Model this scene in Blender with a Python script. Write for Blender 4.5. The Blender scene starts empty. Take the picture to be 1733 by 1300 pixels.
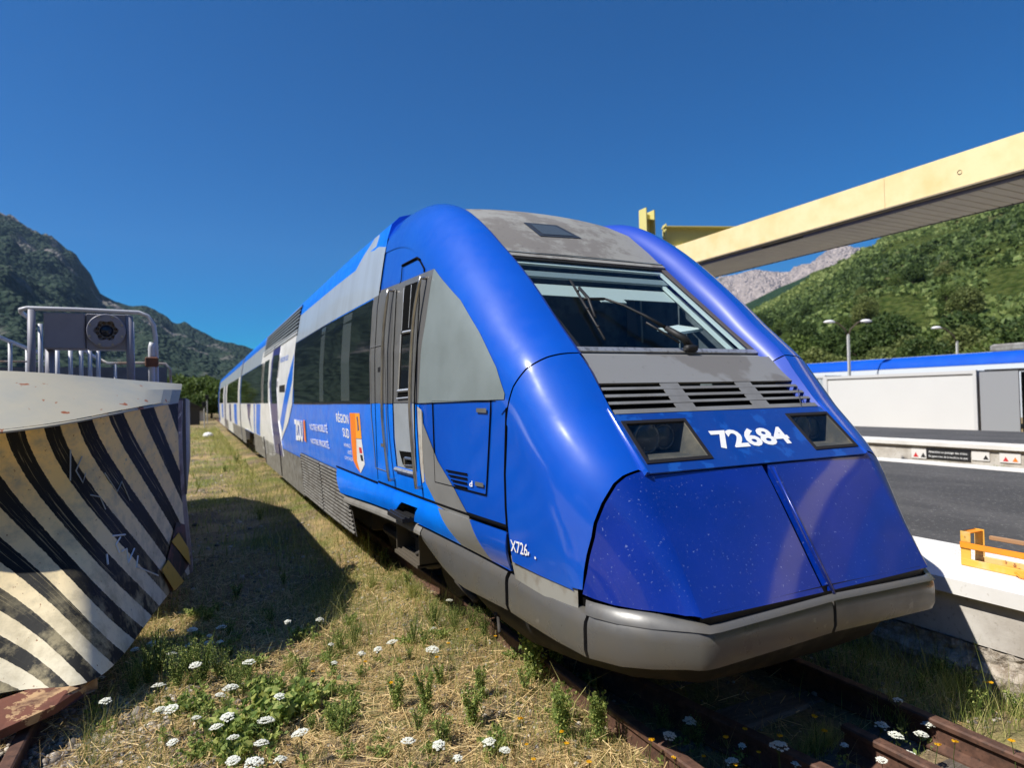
import bpy, math, random
import numpy as np
R = math.radians
random.seed(7); rng = np.random.default_rng(7)
SC = bpy.context.scene; COL = SC.collection
# ------------------------------------------------------------------ camera
# metres; +Y runs along the track away from the camera, X=0 is the track axis, Z=0 the rail head
F_, YAW, PIT, ROL, CX, CH = 1080.23, 0.460058, 0.0193567, -0.0231008, 2.96529, 1.869437
cF = np.array([math.sin(YAW)*math.cos(PIT), math.cos(YAW)*math.cos(PIT), math.sin(PIT)])
_r = np.array([math.cos(YAW), -math.sin(YAW), 0.]); _u = np.cross(_r, cF)
cR = math.cos(ROL)*_r + math.sin(ROL)*_u; cU = -math.sin(ROL)*_r + math.cos(ROL)*_u
EYE = np.array([-CX, 0, CH])
cd = bpy.data.cameras.new('camera'); cam = bpy.data.objects.new('camera', cd); COL.objects.link(cam)
cd.sensor_width = 36; cd.lens = 36*F_/1733; cd.clip_start = .05; cd.clip_end = 30000
import mathutils
m3 = mathutils.Matrix((cR, cU, -cF)).transposed().to_4x4(); m3.translation = EYE; cam.matrix_world = m3
cd.dof.use_dof = True; cd.dof.focus_distance = 3.9; cd.dof.aperture_fstop = 1.9
SC.camera = cam
# ------------------------------------------------------------------ sky, sun, exposure
SUN = np.array([-1.65, .02, 2.1]); SUN /= np.linalg.norm(SUN)
w = bpy.data.worlds.new('World'); SC.world = w; w.use_nodes = True
nt = w.node_tree; bg = nt.nodes['Background']
sk = nt.nodes.new('ShaderNodeTexSky'); sk.sky_type = 'NISHITA'; sk.sun_disc = False
sk.sun_elevation = math.asin(SUN[2]); sk.sun_rotation = math.atan2(SUN[0], SUN[1]); sk.altitude = 1300
sk.air_density = 1.0; sk.dust_density = .3; sk.ozone_density = 3.0
hs = nt.nodes.new('ShaderNodeHueSaturation'); hs.inputs['Hue'].default_value = .507; hs.inputs['Saturation'].default_value = 2.3; hs.inputs['Value'].default_value = 1.0
nt.links.new(sk.outputs[0], hs.inputs['Color']); nt.links.new(hs.outputs[0], bg.inputs[0]); bg.inputs[1].default_value = .08
sl = bpy.data.lights.new('sun', 'SUN'); sl.energy = 5.0; sl.angle = R(.5); sl.color = (1, .955, .88)
so = bpy.data.objects.new('sun', sl); COL.objects.link(so)
so.rotation_euler = mathutils.Vector(SUN).to_track_quat('Z', 'Y').to_euler()
SC.view_settings.view_transform = 'Standard'; SC.view_settings.look = 'None'
SC.view_settings.exposure = .45; SC.view_settings.gamma = 1
SC.cycles.max_bounces = 6; SC.cycles.transparent_max_bounces = 8; SC.cycles.use_denoising = True
SC.cycles.caustics_reflective = False; SC.cycles.caustics_refractive = False

# ------------------------------------------------------------------ surveying: a sight line and where it meets a surface
def ray(x, y): return cF + cR*(x-866.5)/F_ + cU*(650-y)/F_
def atX(x, y, X): d = ray(x, y); return EYE + d*(X-EYE[0])/d[0]
def atY(x, y, Y): d = ray(x, y); return EYE + d*(Y-EYE[1])/d[1]
def atZ(x, y, Z): d = ray(x, y); return EYE + d*(Z-EYE[2])/d[2]
def sm(a, b, x): t = np.clip((x-a)/(b-a), 0, 1); return t*t*(3-2*t)

# ------------------------------------------------------------------ materials
def mat(name, col, rough=.6, metal=0, coat=0, coatr=.05, vary=None, vary2=None, bump=None, spec=.5, stretch=(1,1,1), rvary=None):
    m = bpy.data.materials.new(name); m.use_nodes = True; N = m.node_tree.nodes; L = m.node_tree.links
    b = N['Principled BSDF']; b.inputs['Base Color'].default_value = (*col, 1); b.inputs['Roughness'].default_value = rough
    b.inputs['Metallic'].default_value = metal; b.inputs['Coat Weight'].default_value = coat; b.inputs['Coat Roughness'].default_value = coatr
    b.inputs['Specular IOR Level'].default_value = spec
    tc = N.new('ShaderNodeTexCoord'); mp = N.new('ShaderNodeMapping'); mp.inputs['Scale'].default_value = stretch
    L.new(tc.outputs['Object'], mp.inputs[0])
    def noise(sc, det=6, ro=.6):
        n = N.new('ShaderNodeTexNoise'); n.inputs['Scale'].default_value = sc; n.inputs['Detail'].default_value = det; n.inputs['Roughness'].default_value = ro
        L.new(mp.outputs[0], n.inputs['Vector']); return n
    def ramp(src, lo, hi):
        r = N.new('ShaderNodeMapRange'); r.inputs[1].default_value = lo; r.inputs[2].default_value = hi; r.clamp = True
        L.new(src, r.inputs[0]); return r.outputs[0]
    last = None
    for v in (vary, vary2):
        if not v: continue
        c2, sc, lo, hi = v[:4]
        mx = N.new('ShaderNodeMix'); mx.data_type = 'RGBA'
        L.new(ramp(noise(sc, *(v[4:6] if len(v) > 4 else ())).outputs[0], lo, hi), mx.inputs[0])
        if last: L.new(last, mx.inputs[6])
        else: mx.inputs[6].default_value = (*col, 1)
        mx.inputs[7].default_value = (*c2, 1); last = mx.outputs[2]
    if last: L.new(last, b.inputs['Base Color'])
    if rvary:
        r = N.new('ShaderNodeMapRange'); r.inputs[1].default_value = .35; r.inputs[2].default_value = .65
        r.inputs[3].default_value = rvary[1]; r.inputs[4].default_value = rvary[2]
        L.new(noise(rvary[0]).outputs[0], r.inputs[0]); L.new(r.outputs[0], b.inputs['Roughness'])
    if bump:
        bp = N.new('ShaderNodeBump'); bp.inputs['Strength'].default_value = bump[1]; bp.inputs['Distance'].default_value = bump[2] if len(bump) > 2 else .01
        L.new(noise(bump[0]).outputs[0], bp.inputs['Height']); L.new(bp.outputs[0], b.inputs['Normal'])
    m['p'] = 1
    return m
deep = mat('deep_blue_paint', (.001, .078, .52), .45, .0, 1.0, .11, vary=((.002, .092, .56), 1.5, .4, .7), vary2=((.05, .15, .48), 95, .70, .80, 5, .7), spec=.22, rvary=(9, .4, .52), bump=(3, .03, .02))
deep.node_tree.nodes['Principled BSDF'].inputs['Coat IOR'].default_value = 1.75
azur = mat('azure_paint', (.0, .19, .88), .35, .0, .5, .12, spec=.3, vary=((.0, .15, .78), 4, .45, .7), vary2=((.08, .25, .75), 70, .70, .8, 5, .7), rvary=(6, .28, .5), bump=(2.5, .04, .02))
spck = mat('speckled_blue_paint', (.0, .022, .25), .3, .0, .9, .06, vary=((.004, .028, .31), 2, .4, .7), vary2=((.17, .22, .47), 60, .64, .735, 4, .6), bump=(3, .02, .02))
cheek = mat('cheek_blue_paint', (.003, .05, .42), .55, 0, .2, .3)
pgrey = mat('light_grey_paint', (.33, .36, .39), .4, 0, .3, vary=((.27, .30, .32), 5, .4, .7))
tgrey = mat('green_grey_paint', (.20, .24, .25), .5, 0, .1, vary=((.17, .205, .21), 3, .4, .7), bump=(60, .04, .003))
dgrey = mat('warm_dark_grey_paint', (.135, .136, .135), .42, 0, .3, vary=((.11, .11, .108), 6, .4, .7))
sgrey = mat('stripe_grey_paint', (.20, .20, .195), .45, 0, .2, vary=((.17, .17, .165), 4, .4, .7))
bump_m = mat('bumper_grey', (.092, .09, .086), .33, 0, .25, .25, vary=((.10, .092, .078), 5, .45, .7), vary2=((.22, .205, .18), 9, .66, .76), rvary=(8, .25, .5))
roofg = mat('weathered_roof_grey', (.185, .175, .165), .75, vary=((.27, .27, .255), 1.0, .45, .50, 10, .72), vary2=((.09, .082, .08), 22, .6, .8), bump=(40, .15, .004))
cowlg = mat('faded_cowl_grey', (.17, .165, .16), .6, vary=((.225, .23, .235), 1.1, .47, .49, 6, .5), vary2=((.10, .1, .1), 18, .64, .8), stretch=(1, 1, 1))
roofb = mat('roof_band_paint', (.34, .40, .47), .4, 0, .3, vary=((.29, .335, .38), 1.6, .4, .7, 6, .6), stretch=(1, 3, .5))
white = mat('white_paint', (.80, .80, .79), .4, 0, .3, vary=((.6, .6, .57), 3, .45, .75))
wtext = mat('white_lettering', (.82, .82, .82), .5)
navy = mat('navy_paint', (.03, .035, .22), .35, 0, .5)
orange = mat('orange_paint', (.85, .22, .02), .5)
orang2 = mat('light_orange_paint', (.9, .36, .03), .5)
redp = mat('red_paint', (.6, .03, .03), .5)
black = mat('black_rubber', (.008, .008, .009), .6)
gap_m = mat('black_gap', (.002, .002, .002), .9, spec=.1)
under = mat('underframe_grime', (.035, .031, .027), .8, vary=((.07, .055, .04), 6, .45, .7), bump=(20, .3, .01))
steel = mat('stainless_steel', (.55, .53, .5), .28, .9, vary=((.35, .31, .27), 7, .4, .75))
alu = mat('aluminium_strip', (.6, .6, .58), .35, .7, vary=((.25, .24, .22), 25, .5, .7))
sgrill = mat('grimy_grille_grey', (.27, .26, .235), .55, .2, vary=((.12, .105, .085), 8, .4, .7))
winm = mat('tinted_side_glass', (.006, .009, .009), .04, 0, 0, spec=.75, bump=(1.2, .02, .01))
winbar = mat('window_upright', (.055, .068, .07), .12)
dkglass = mat('dark_glass', (.008, .010, .012), .05, 0, 0, spec=.6)
rust = mat('rusted_steel', (.16, .06, .032), .8, vary=((.07, .035, .022), 12, .4, .65), vary2=((.28, .13, .06), 30, .6, .75), bump=(40, .4, .004))
railm = mat('rusty_rail', (.085, .042, .028), .7, .1, vary=((.14, .07, .045), 14, .42, .6), vary2=((.045, .028, .02), 40, .55, .7), bump=(50, .5, .003))
wood = mat('weathered_timber', (.11, .088, .068), .9, vary=((.20, .175, .145), 4, .4, .65), vary2=((.05, .04, .03), 25, .55, .7), bump=(20, .8, .02), stretch=(.6, 5, 1))
def glass(name, tint, refl=1.0, rough=.02):
    m = bpy.data.materials.new(name); m.use_nodes = True; N = m.node_tree.nodes; L = m.node_tree.links
    N.remove(N['Principled BSDF']); o = N['Material Output']
    t = N.new('ShaderNodeBsdfTransparent'); t.inputs[0].default_value = (*tint, 1)
    g = N.new('ShaderNodeBsdfGlossy'); g.inputs['Roughness'].default_value = rough
    f = N.new('ShaderNodeFresnel'); ge = N.new('ShaderNodeNewGeometry'); io = N.new('ShaderNodeMapRange')
    io.inputs[3].default_value = 1.5; io.inputs[4].default_value = 1/1.5; L.new(ge.outputs['Backfacing'], io.inputs[0]); L.new(io.outputs[0], f.inputs[0])
    mu = N.new('ShaderNodeMath'); mu.operation = 'MULTIPLY'; mu.inputs[1].default_value = refl
    mx = N.new('ShaderNodeMixShader'); L.new(f.outputs[0], mu.inputs[0]); L.new(mu.outputs[0], mx.inputs[0])
    L.new(t.outputs[0], mx.inputs[1]); L.new(g.outputs[0], mx.inputs[2]); L.new(mx.outputs[0], o.inputs[0]); return m
wsglass = glass('windscreen_glass', (.90, .94, .95), .35)
hlglass = glass('headlight_glass', (.9, .92, .92), .6, .05)

# ------------------------------------------------------------------ mesh helpers
def tag(o, label=None, cat=None, group=None, kind=None):
    if label: o['label'] = label
    if cat: o['category'] = cat
    if group: o['group'] = group
    if kind: o['kind'] = kind
    return o
def empty(name, loc=(0, 0, 0), **k):
    o = bpy.data.objects.new(name, None); o.location = loc; o.empty_display_size = .2; COL.objects.link(o); return tag(o, **k)
def origin(p):
    v = np.zeros(3)
    while p is not None: v = v + np.array(p.location); p = p.parent
    return v
def link(me, name, mats, parent=None, smooth=False, loc=None, **k):
    o = bpy.data.objects.new(name, me); COL.objects.link(o)
    for m in (mats if isinstance(mats, (list, tuple)) else [mats]): me.materials.append(m)
    if smooth: me.polygons.foreach_set('use_smooth', [True]*len(me.polygons))
    if loc is not None: o.location = loc
    if parent is not None: o.parent = parent
    return tag(o, **k)
class M:
    def __init__(s): s.v = []; s.f = []; s.mi = []; s.uv = None
    def add(s, vs, fs, mi=0):
        b = len(s.v); s.v += [tuple(map(float, p)) for p in vs]; s.f += [tuple(b+i for i in f) for f in fs]; s.mi += [mi]*len(fs); return s
    def box(s, c, d, rz=0, rot=None, mi=0, bev=0):
        hx, hy, hz = d[0]/2, d[1]/2, d[2]/2
        if bev:
            q = min(bev, hx*.9, hy*.9, hz*.9); P = []
            # chamfered box: three offset rings
            pts = [(-hx, -hy), (hx, -hy), (hx, hy), (-hx, hy)]
            def oct_(hx, hy, z):
                return [(-hx+q, -hy, z), (hx-q, -hy, z), (hx, -hy+q, z), (hx, hy-q, z), (hx-q, hy, z), (-hx+q, hy, z), (-hx, hy-q, z), (-hx, -hy+q, z)]
            V = oct_(hx-q, hy-q, -hz)+oct_(hx, hy, -hz+q)+oct_(hx, hy, hz-q)+oct_(hx-q, hy-q, hz)
            Fs = [tuple(range(7, -1, -1)), tuple(range(24, 32))]
            for k in range(3):
                for i in range(8): Fs.append((k*8+i, k*8+(i+1) % 8, k*8+8+(i+1) % 8, k*8+8+i))
        else:
            V = [(x, y, z) for z in (-hz, hz) for x, y in ((-hx, -hy), (hx, -hy), (hx, hy), (-hx, hy))]
            Fs = [(3, 2, 1, 0), (4, 5, 6, 7), (0, 1, 5, 4), (1, 2, 6, 5), (2, 3, 7, 6), (3, 0, 4, 7)]
        V = np.array(V)
        if rot is not None: V = V @ np.array(rot).T
        if rz: c_, s_ = math.cos(rz), math.sin(rz); V = np.c_[V[:, 0]*c_-V[:, 1]*s_, V[:, 0]*s_+V[:, 1]*c_, V[:, 2]]
        return s.add(V+np.array(c), Fs, mi)
    def tube(s, pts, r, n=8, cap=True, mi=0):
        P = [np.array(p, float) for p in pts]; rs = r if isinstance(r, (list, tuple)) else [r]*len(P)
        V = []; F = []; prev = None
        for i, p in enumerate(P):
            t = P[min(i+1, len(P)-1)]-P[max(i-1, 0)]; t = t/(np.linalg.norm(t)+1e-9)
            if prev is None: a = np.cross(t, (0, 0, 1.)) if abs(t[2]) < .9 else np.cross(t, (1., 0, 0))
            else: a = prev-t*(prev@t)
            a /= np.linalg.norm(a)+1e-9; prev = a; b = np.cross(t, a)
            for k in range(n):
                q = 2*math.pi*k/n; V.append(p+rs[i]*(a*math.cos(q)+b*math.sin(q)))
        for i in range(len(P)-1):
            for k in range(n): F.append((i*n+k, i*n+(k+1) % n, (i+1)*n+(k+1) % n, (i+1)*n+k))
        if cap: F += [tuple(range(n-1, -1, -1)), tuple((len(P)-1)*n+k for k in range(n))]
        return s.add(V, F, mi)
    def prism(s, poly, axis, a, b, mi=0):
        """polygon in the other two axes, extruded along axis from a to b"""
        n = len(poly); V = []
        for t in (a, b):
            for p in poly:
                V.append({0: (t, p[0], p[1]), 1: (p[0], t, p[1]), 2: (p[0], p[1], t)}[axis])
        F = [tuple(range(n-1, -1, -1)), tuple(range(n, 2*n))]+[(i, (i+1) % n, n+(i+1) % n, n+i) for i in range(n)]
        return s.add(V, F, mi)
    def grid(s, G, mi=0, close=False):
        h, w_ = len(G), len(G[0]); V = [p for r in G for p in r]; F = []
        for i in range(h-1):
            for j in range(w_-1 if not close else w_): F.append((i*w_+j, i*w_+(j+1) % w_, (i+1)*w_+(j+1) % w_, (i+1)*w_+j))
        return s.add(V, F, mi)
    def quad(s, a, b, c, d, mi=0): return s.add([a, b, c, d], [(0, 1, 2, 3)], mi)
    def lathe(s, prof, c, axis=2, n=20, mi=0):
        G = []
        for r, h in prof:
            row = []
            for k in range(n):
                q = 2*math.pi*k/n; x, y = r*math.cos(q), r*math.sin(q)
                row.append(np.array(c)+{2: (x, y, h), 1: (x, h, y), 0: (h, x, y)}[axis])
            G.append(row)
        return s.grid(G, mi, close=True)
    def build(s, name, mats, parent=None, smooth=False, auto=None, **k):
        o0 = origin(parent)
        me = bpy.data.meshes.new(name); V = np.array(s.v)-o0 if len(s.v) else []
        me.from_pydata([tuple(p) for p in V], [], s.f); me.update()
        me.polygons.foreach_set('material_index', s.mi)
        o = link(me, name, mats, parent, smooth or auto is not None, **k)
        if auto is not None:
            try: me.set_sharp_from_angle(angle=R(auto))
            except Exception: pass
        return o
def np_mesh(name, V, Fc, mats, parent=None, attr=None, smooth=False, **k):
    """fast mesh from arrays: V (n,3), Fc (m,k)"""
    me = bpy.data.meshes.new(name); n, kk = Fc.shape
    me.vertices.add(len(V)); me.vertices.foreach_set('co', np.ascontiguousarray(V, dtype=np.float32).ravel())
    me.loops.add(n*kk); me.loops.foreach_set('vertex_index', np.ascontiguousarray(Fc, dtype=np.int32).ravel())
    me.polygons.add(n); me.polygons.foreach_set('loop_start', np.arange(0, n*kk, kk, dtype=np.int32))
    try: me.polygons.foreach_set('loop_total', np.full(n, kk, dtype=np.int32))
    except Exception: pass
    if attr is not None:
        a = me.attributes.new('tint', 'FLOAT', 'POINT'); a.data.foreach_set('value', attr.astype(np.float32))
    me.update(calc_edges=True)
    return link(me, name, mats, parent, smooth, **k)

# ------------------------------------------------------------------ the setting: ground
def tex_ground():
    m = bpy.data.materials.new('dry_ground'); m.use_nodes = True; N = m.node_tree.nodes; L = m.node_tree.links; b = N['Principled BSDF']
    tc = N.new('ShaderNodeTexCoord')
    def noise(sc, det=8, ro=.62):
        n = N.new('ShaderNodeTexNoise'); n.inputs['Scale'].default_value = sc; n.inputs['Detail'].default_value = det; n.inputs['Roughness'].default_value = ro
        L.new(tc.outputs['Object'], n.inputs['Vector']); return n.outputs[0]
    def mixc(f, a, c, lo, hi):
        r = N.new('ShaderNodeMapRange'); r.inputs[1].default_value = lo; r.inputs[2].default_value = hi; L.new(f, r.inputs[0])
        mx = N.new('ShaderNodeMix'); mx.data_type = 'RGBA'; L.new(r.outputs[0], mx.inputs[0])
        for v, i in ((a, 6), (c, 7)):
            if isinstance(v, tuple): mx.inputs[i].default_value = (*v, 1)
            else: L.new(v, mx.inputs[i])
        return mx.outputs[2]
    soil = mixc(noise(30), (.10, .075, .05), (.26, .20, .13), .35, .65)
    straw = mixc(noise(60, 4, .8), (.21, .145, .07), (.52, .38, .19), .35, .62)
    g1 = mixc(noise(45, 5, .8), (.06, .08, .02), (.26, .27, .09), .35, .65)
    a = mixc(noise(1.3), soil, straw, .42, .58)
    a = mixc(noise(.55, 6, .7), a, g1, .50, .62)
    L.new(a, b.inputs['Base Color']); b.inputs['Roughness'].default_value = .95; b.inputs['Specular IOR Level'].default_value = .1
    bp = N.new('ShaderNodeBump'); bp.inputs['Strength'].default_value = .9; bp.inputs['Distance'].default_value = .03
    L.new(noise(26), bp.inputs['Height']); L.new(bp.outputs[0], b.inputs['Normal']); return m
groundm = tex_ground()
_ph = rng.uniform(0, 6.28, (24, 3)); _kd = rng.normal(0, 1, (24, 2)); _kd /= np.linalg.norm(_kd, axis=1)[:, None]
def bumpf(x, y, s=1.):
    """cheap smooth pseudo-noise in [-1,1]"""
    r = 0; a = 0
    for i in range(12):
        f = s*(.6*1.45**(i % 6)); q = 1/(1+.5*(i % 6)); r = r+q*np.sin(f*(_kd[i, 0]*x+_kd[i, 1]*y)+_ph[i, 0]); a += q
    return r/a*1.8
def gz(x, y):
    """ground height"""
    x = np.asarray(x, float); y = np.asarray(y, float)
    z = -.16+.045*bumpf(x, y, 1.6)+.018*bumpf(x+9, y, 7)
    z = z+.06*np.exp(-((np.abs(x)-1.15)/.3)**2)*(y < 60) - .03*np.exp(-(x/.6)**2)
    return z
def axis_pts(segs):
    o = []
    for a, b, st in segs: o += list(np.arange(a, b, st))
    return np.array(o+[segs[-1][1]])
xs = axis_pts([(-5000, -600, 400), (-600, -60, 40), (-60, -12, 4), (-12, -5, .5), (-5, 2, .07), (2, 14, 1), (14, 60, 6), (60, 600, 60), (600, 5000, 400)])
ys = axis_pts([(-5000, -600, 400), (-600, -60, 40), (-60, -4, 4), (-4, 1, .4), (1, 9, .07), (9, 30, .5), (30, 80, 5), (80, 600, 40), (600, 5000, 400)])
Xg, Yg = np.meshgrid(xs, ys); near = sm(90, 30, np.hypot(Xg, Yg))
Zg = gz(Xg, Yg)*near+(-.2)*(1-near)
h_, w_ = Xg.shape; I = np.arange(h_*w_).reshape(h_, w_)
Fg = np.stack([I[:-1, :-1], I[:-1, 1:], I[1:, 1:], I[1:, :-1]], -1).reshape(-1, 4)
np_mesh('ground', np.stack([Xg, Yg, Zg], -1).reshape(-1, 3), Fg, groundm, smooth=True, kind='structure')

# ------------------------------------------------------------------ rails and sleepers
def rail(name, pts, label, group=None, cut=False):
    """flat-bottomed rail swept along pts (x,y)"""
    pr = [(-.07, -.155), (.07, -.155), (.07, -.145), (.012, -.125), (.009, -.045), (.034, -.032), (.036, -.008), (.027, 0), (-.027, 0), (-.036, -.008), (-.034, -.032), (-.009, -.045), (-.012, -.125), (-.07, -.145)]
    g = M(); G = []
    for i, (x, y) in enumerate(pts):
        a = np.array(pts[min(i+1, len(pts)-1)])-np.array(pts[max(i-1, 0)]); a = a/np.linalg.norm(a); nx, ny = a[1], -a[0]
        G.append([(x+nx*u, y+ny*u, v) for u, v in pr])
    g.grid(G, close=True); n = len(pr)
    g.f += [tuple(range(n-1, -1, -1)), tuple((len(pts)-1)*n+k for k in range(n))]; g.mi += [0, 0]
    c = empty(name, (pts[0][0], pts[0][1], -.155)); bpy.data.objects.remove(c)
    return g.build(name, railm, auto=35, label=label, cat='rail', group=group)
rail('steel_rail', [(-.752, -3), (-.752, 90)], 'rusty rail running along the near side of the grass under the blue train')
rail('steel_rail', [(.752, -3), (.752, 90)], 'rusty rail under the train beside the concrete platform wall')
rail('steel_rail', [(.30, -3), (.258, 2.42)], 'short rusty inner rail with a blunt sawn end nearest the platform side rail')
rail('steel_rail', [(-.16, -3), (-.196, 2.18), (-.367, 3.31), (-.56, 5)], 'rusty inner rail slanting out from the dark under the train bumper')
rail('steel_rail', [(-3.88, -3), (-3.88, 90)], 'rusty rail under the striped snow plough blade, on the side of the train')
rail('steel_rail', [(-5.38, -3), (-5.38, 90)], 'rusty rail under the snow plough, on the side away from the train')
for X in (9.95, 11.45): rail('steel_rail', [(X, -20), (X, 60)], ('rusty rail beside the white edge of the asphalt platform' if X < 10 else 'rusty rail at the foot of the wall with the warning signs'))
g0 = None
def sleeper(x0, y, wd, label, group):
    g = M(); g.box((x0, y, -.235), (wd, .25, .16), bev=.015)
    return g.build('wooden_sleeper', wood, label=label, cat='sleeper', group=group)
_s = sleeper(0, 2.0, 2.6, 'weathered wooden sleeper under the rails by the train', 'sleepers of the track under the train')
for k in range(1, 14):
    c = _s.copy(); c.location = (0, -1.2+k*.6-2.0+(.6 if k >= 5 else 0), 0); COL.objects.link(c)
_s2 = sleeper(-4.63, 3.4, 2.6, 'weathered wooden sleeper under the snow plough track', 'sleepers of the track under the snow plough')
for k in range(1, 5):
    c = _s2.copy(); c.location = (0, k*.6, 0); COL.objects.link(c)

# ------------------------------------------------------------------ platforms
def facet(y0, y1): return [y0, y1]
asph = mat('asphalt', (.055, .053, .051), .8, vary=((.105, .10, .095), .8, .42, .68, 9, .75), vary2=((.24, .23, .21), 45, .60, .70, 3, .6), bump=(120, .5, .004), stretch=(1, .45, 1))
conc = mat('pale_concrete', (.62, .59, .54), .85, vary=((.52, .48, .42), 2, .4, .7), vary2=((.40, .36, .3), 14, .6, .8), bump=(50, .15, .004))
wallc = mat('old_concrete_wall', (.60, .565, .51), .9, vary=((.40, .36, .31), 2.5, .4, .65), vary2=((.27, .23, .18), 22, .58, .75), bump=(30, .3, .006))
rubble = mat('rough_rubble_base', (.50, .44, .36), .95, vary=((.24, .19, .14), 9, .4, .6), vary2=((.55, .5, .44), 30, .55, .7), bump=(25, 1, .03))
whitec = mat('white_coping', (.78, .76, .72), .75, vary=((.66, .63, .58), 1.6, .42, .7), vary2=((.5, .46, .4), 30, .64, .8))
g = M()
Y0, Y1 = -12, 70
g.box((5.2, (Y0+Y1)/2, .2), (6.9, Y1-Y0, .66), mi=0)            # asphalt deck body, top .53
g.box((1.86, (Y0+Y1)/2, .30), (.28, Y1-Y0, .36), mi=2)         # wall, face X=1.72
RB = np.random.default_rng(3)
g.grid([[(1.70-.012*abs(RB.normal())-(.05 if z < 0 else 0), y, z+RB.normal()*.006) for z in (.13, .09, .04, -.01, -.06, -.12, -.2, -.3)] for y in np.arange(-1, 9, .045)], mi=3)
g.box((1.87, (Y0+Y1)/2, -.15), (.30, Y1-Y0, .56), mi=3)
g.box((2.18, (Y0+Y1)/2, .50), (1.06, Y1-Y0, .10), mi=1)        # coping 1.65..2.71
g.box((8.50, (Y0+Y1)/2, .495), (.42, Y1-Y0, .10), mi=1)
g.box((8.62, (Y0+Y1)/2, .1), (.1, Y1-Y0, .66), mi=2)
g.build('platform', [asph, whitec, wallc, rubble], kind='structure')
# raised warning studs on the coping
g = M()
for i in range(70):
    for j in range(7):
        g.lathe([(.017, .5505), (.014, .5545), (0, .5547)], (2.36+j*.05, 1.9+i*.05, 0), n=8)
g.build('tactile_paving', whitec, label='band of small raised warning studs on the white platform edge', cat='tactile paving')
g = M()
g.box((15.4, 20, .2), (5.2, 90, .66), mi=0); g.box((12.95, 20, .5), (.5, 90, .09), mi=1); g.box((13.2, 20, .555), (.16, 90, .012), mi=1)
g.box((12.86, 20, .0), (.16, 90, .9), mi=2)
g.build('far_platform', [asph, whitec, wallc], kind='structure')
# signs on the far wall
def flat_text(s, size=1., off=.0, sx=1.):
    cu = bpy.data.curves.new('t', 'FONT'); cu.body = s; cu.size = size; cu.offset = off; cu.align_x = 'LEFT'; cu.resolution_u = 3; cu.space_line = .95
    o = bpy.data.objects.new('t', cu); COL.objects.link(o); dg = bpy.context.evaluated_depsgraph_get()
    me = o.evaluated_get(dg).to_mesh(); V = np.array([v.co[:] for v in me.vertices]); Fs = [tuple(p.vertices) for p in me.polygons]
    o.evaluated_get(dg).to_mesh_clear(); bpy.data.objects.remove(o); bpy.data.curves.remove(cu)
    V[:, 0] -= V[:, 0].min(); V[:, 1] -= V[:, 1].min(); V[:, 0] *= sx
    return V[:, :2], Fs
def text_map(name, s, fn, mats, parent, off=.0, **k):
    """fn(u,v) with u,v in 0..1 over the text's box -> 3D"""
    V, Fs = flat_text(s, 1, off); W, H = V[:, 0].max(), V[:, 1].max()
    g = M(); g.add([fn(a/W, b/H) for a, b in V], Fs); return g.build(name, mats, parent, **k)
signs = mat('sign_black', (.02, .02, .022), .5); signw = mat('sign_white', (.75, .73, .7), .5)
def wallsign(x0, x1, y0, y1, m, label, words=None, tri=None):
    a = atX(x0, (y0+y1)/2, 12.77); b = atX(x1, (y0+y1)/2, 12.77); zt = atX((x0+x1)/2, y0, 12.77)[2]; zb = atX((x0+x1)/2, y1, 12.77)[2]
    r = empty('warning_sign', (12.77, (a[1]+b[1])/2, zb), label=label, cat='sign')
    g = M(); g.box((12.765, (a[1]+b[1])/2, (zt+zb)/2), (.012, abs(a[1]-b[1]), zt-zb)); g.build('board', m, r)
    if words:
        for i, t in enumerate(words):
            h = (zt-zb)*.26; zc = zt-(zt-zb)*(.2+.4*i)-h; 
            text_map('lettering', t, lambda u, v: (12.756, a[1]-.06-u*(abs(a[1]-b[1])-.12), zc+v*h), wtext, r, .012)
    if tri:
        yc = (a[1]+b[1])/2
        for col, yy in tri:
            h = (zt-zb)*.55; g = M(); c = a[1]+(b[1]-a[1])*yy; z0 = zb+(zt-zb)*.15
            g.add([(12.757, c+h*.5, z0), (12.757, c-h*.5, z0), (12.757, c, z0+h*.9)], [(0, 1, 2)]); g.build('pictogram', col, r)
    return r
wallsign(1543, 1568, 760, 776, signw, 'small white warning sign with a red triangle, just before the long black sign', tri=[(redp, .3), (signs, .8)])
wallsign(1568, 1643, 761, 779, signs, 'long black sign with two lines of white words on the far platform wall', words=['Attention au passage des trains,', 'Éloignez-vous de la bordure du quai'])
wallsign(1645, 1675, 764, 780, signw, 'small white sign with a dark mark, just after the long black sign', tri=[(signs, .8)])
wallsign(1692, 1728, 768, 784, signw, 'white sign with a red triangle near the frame edge on the far wall', tri=[(redp, .3), (orange, .75)])

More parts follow.
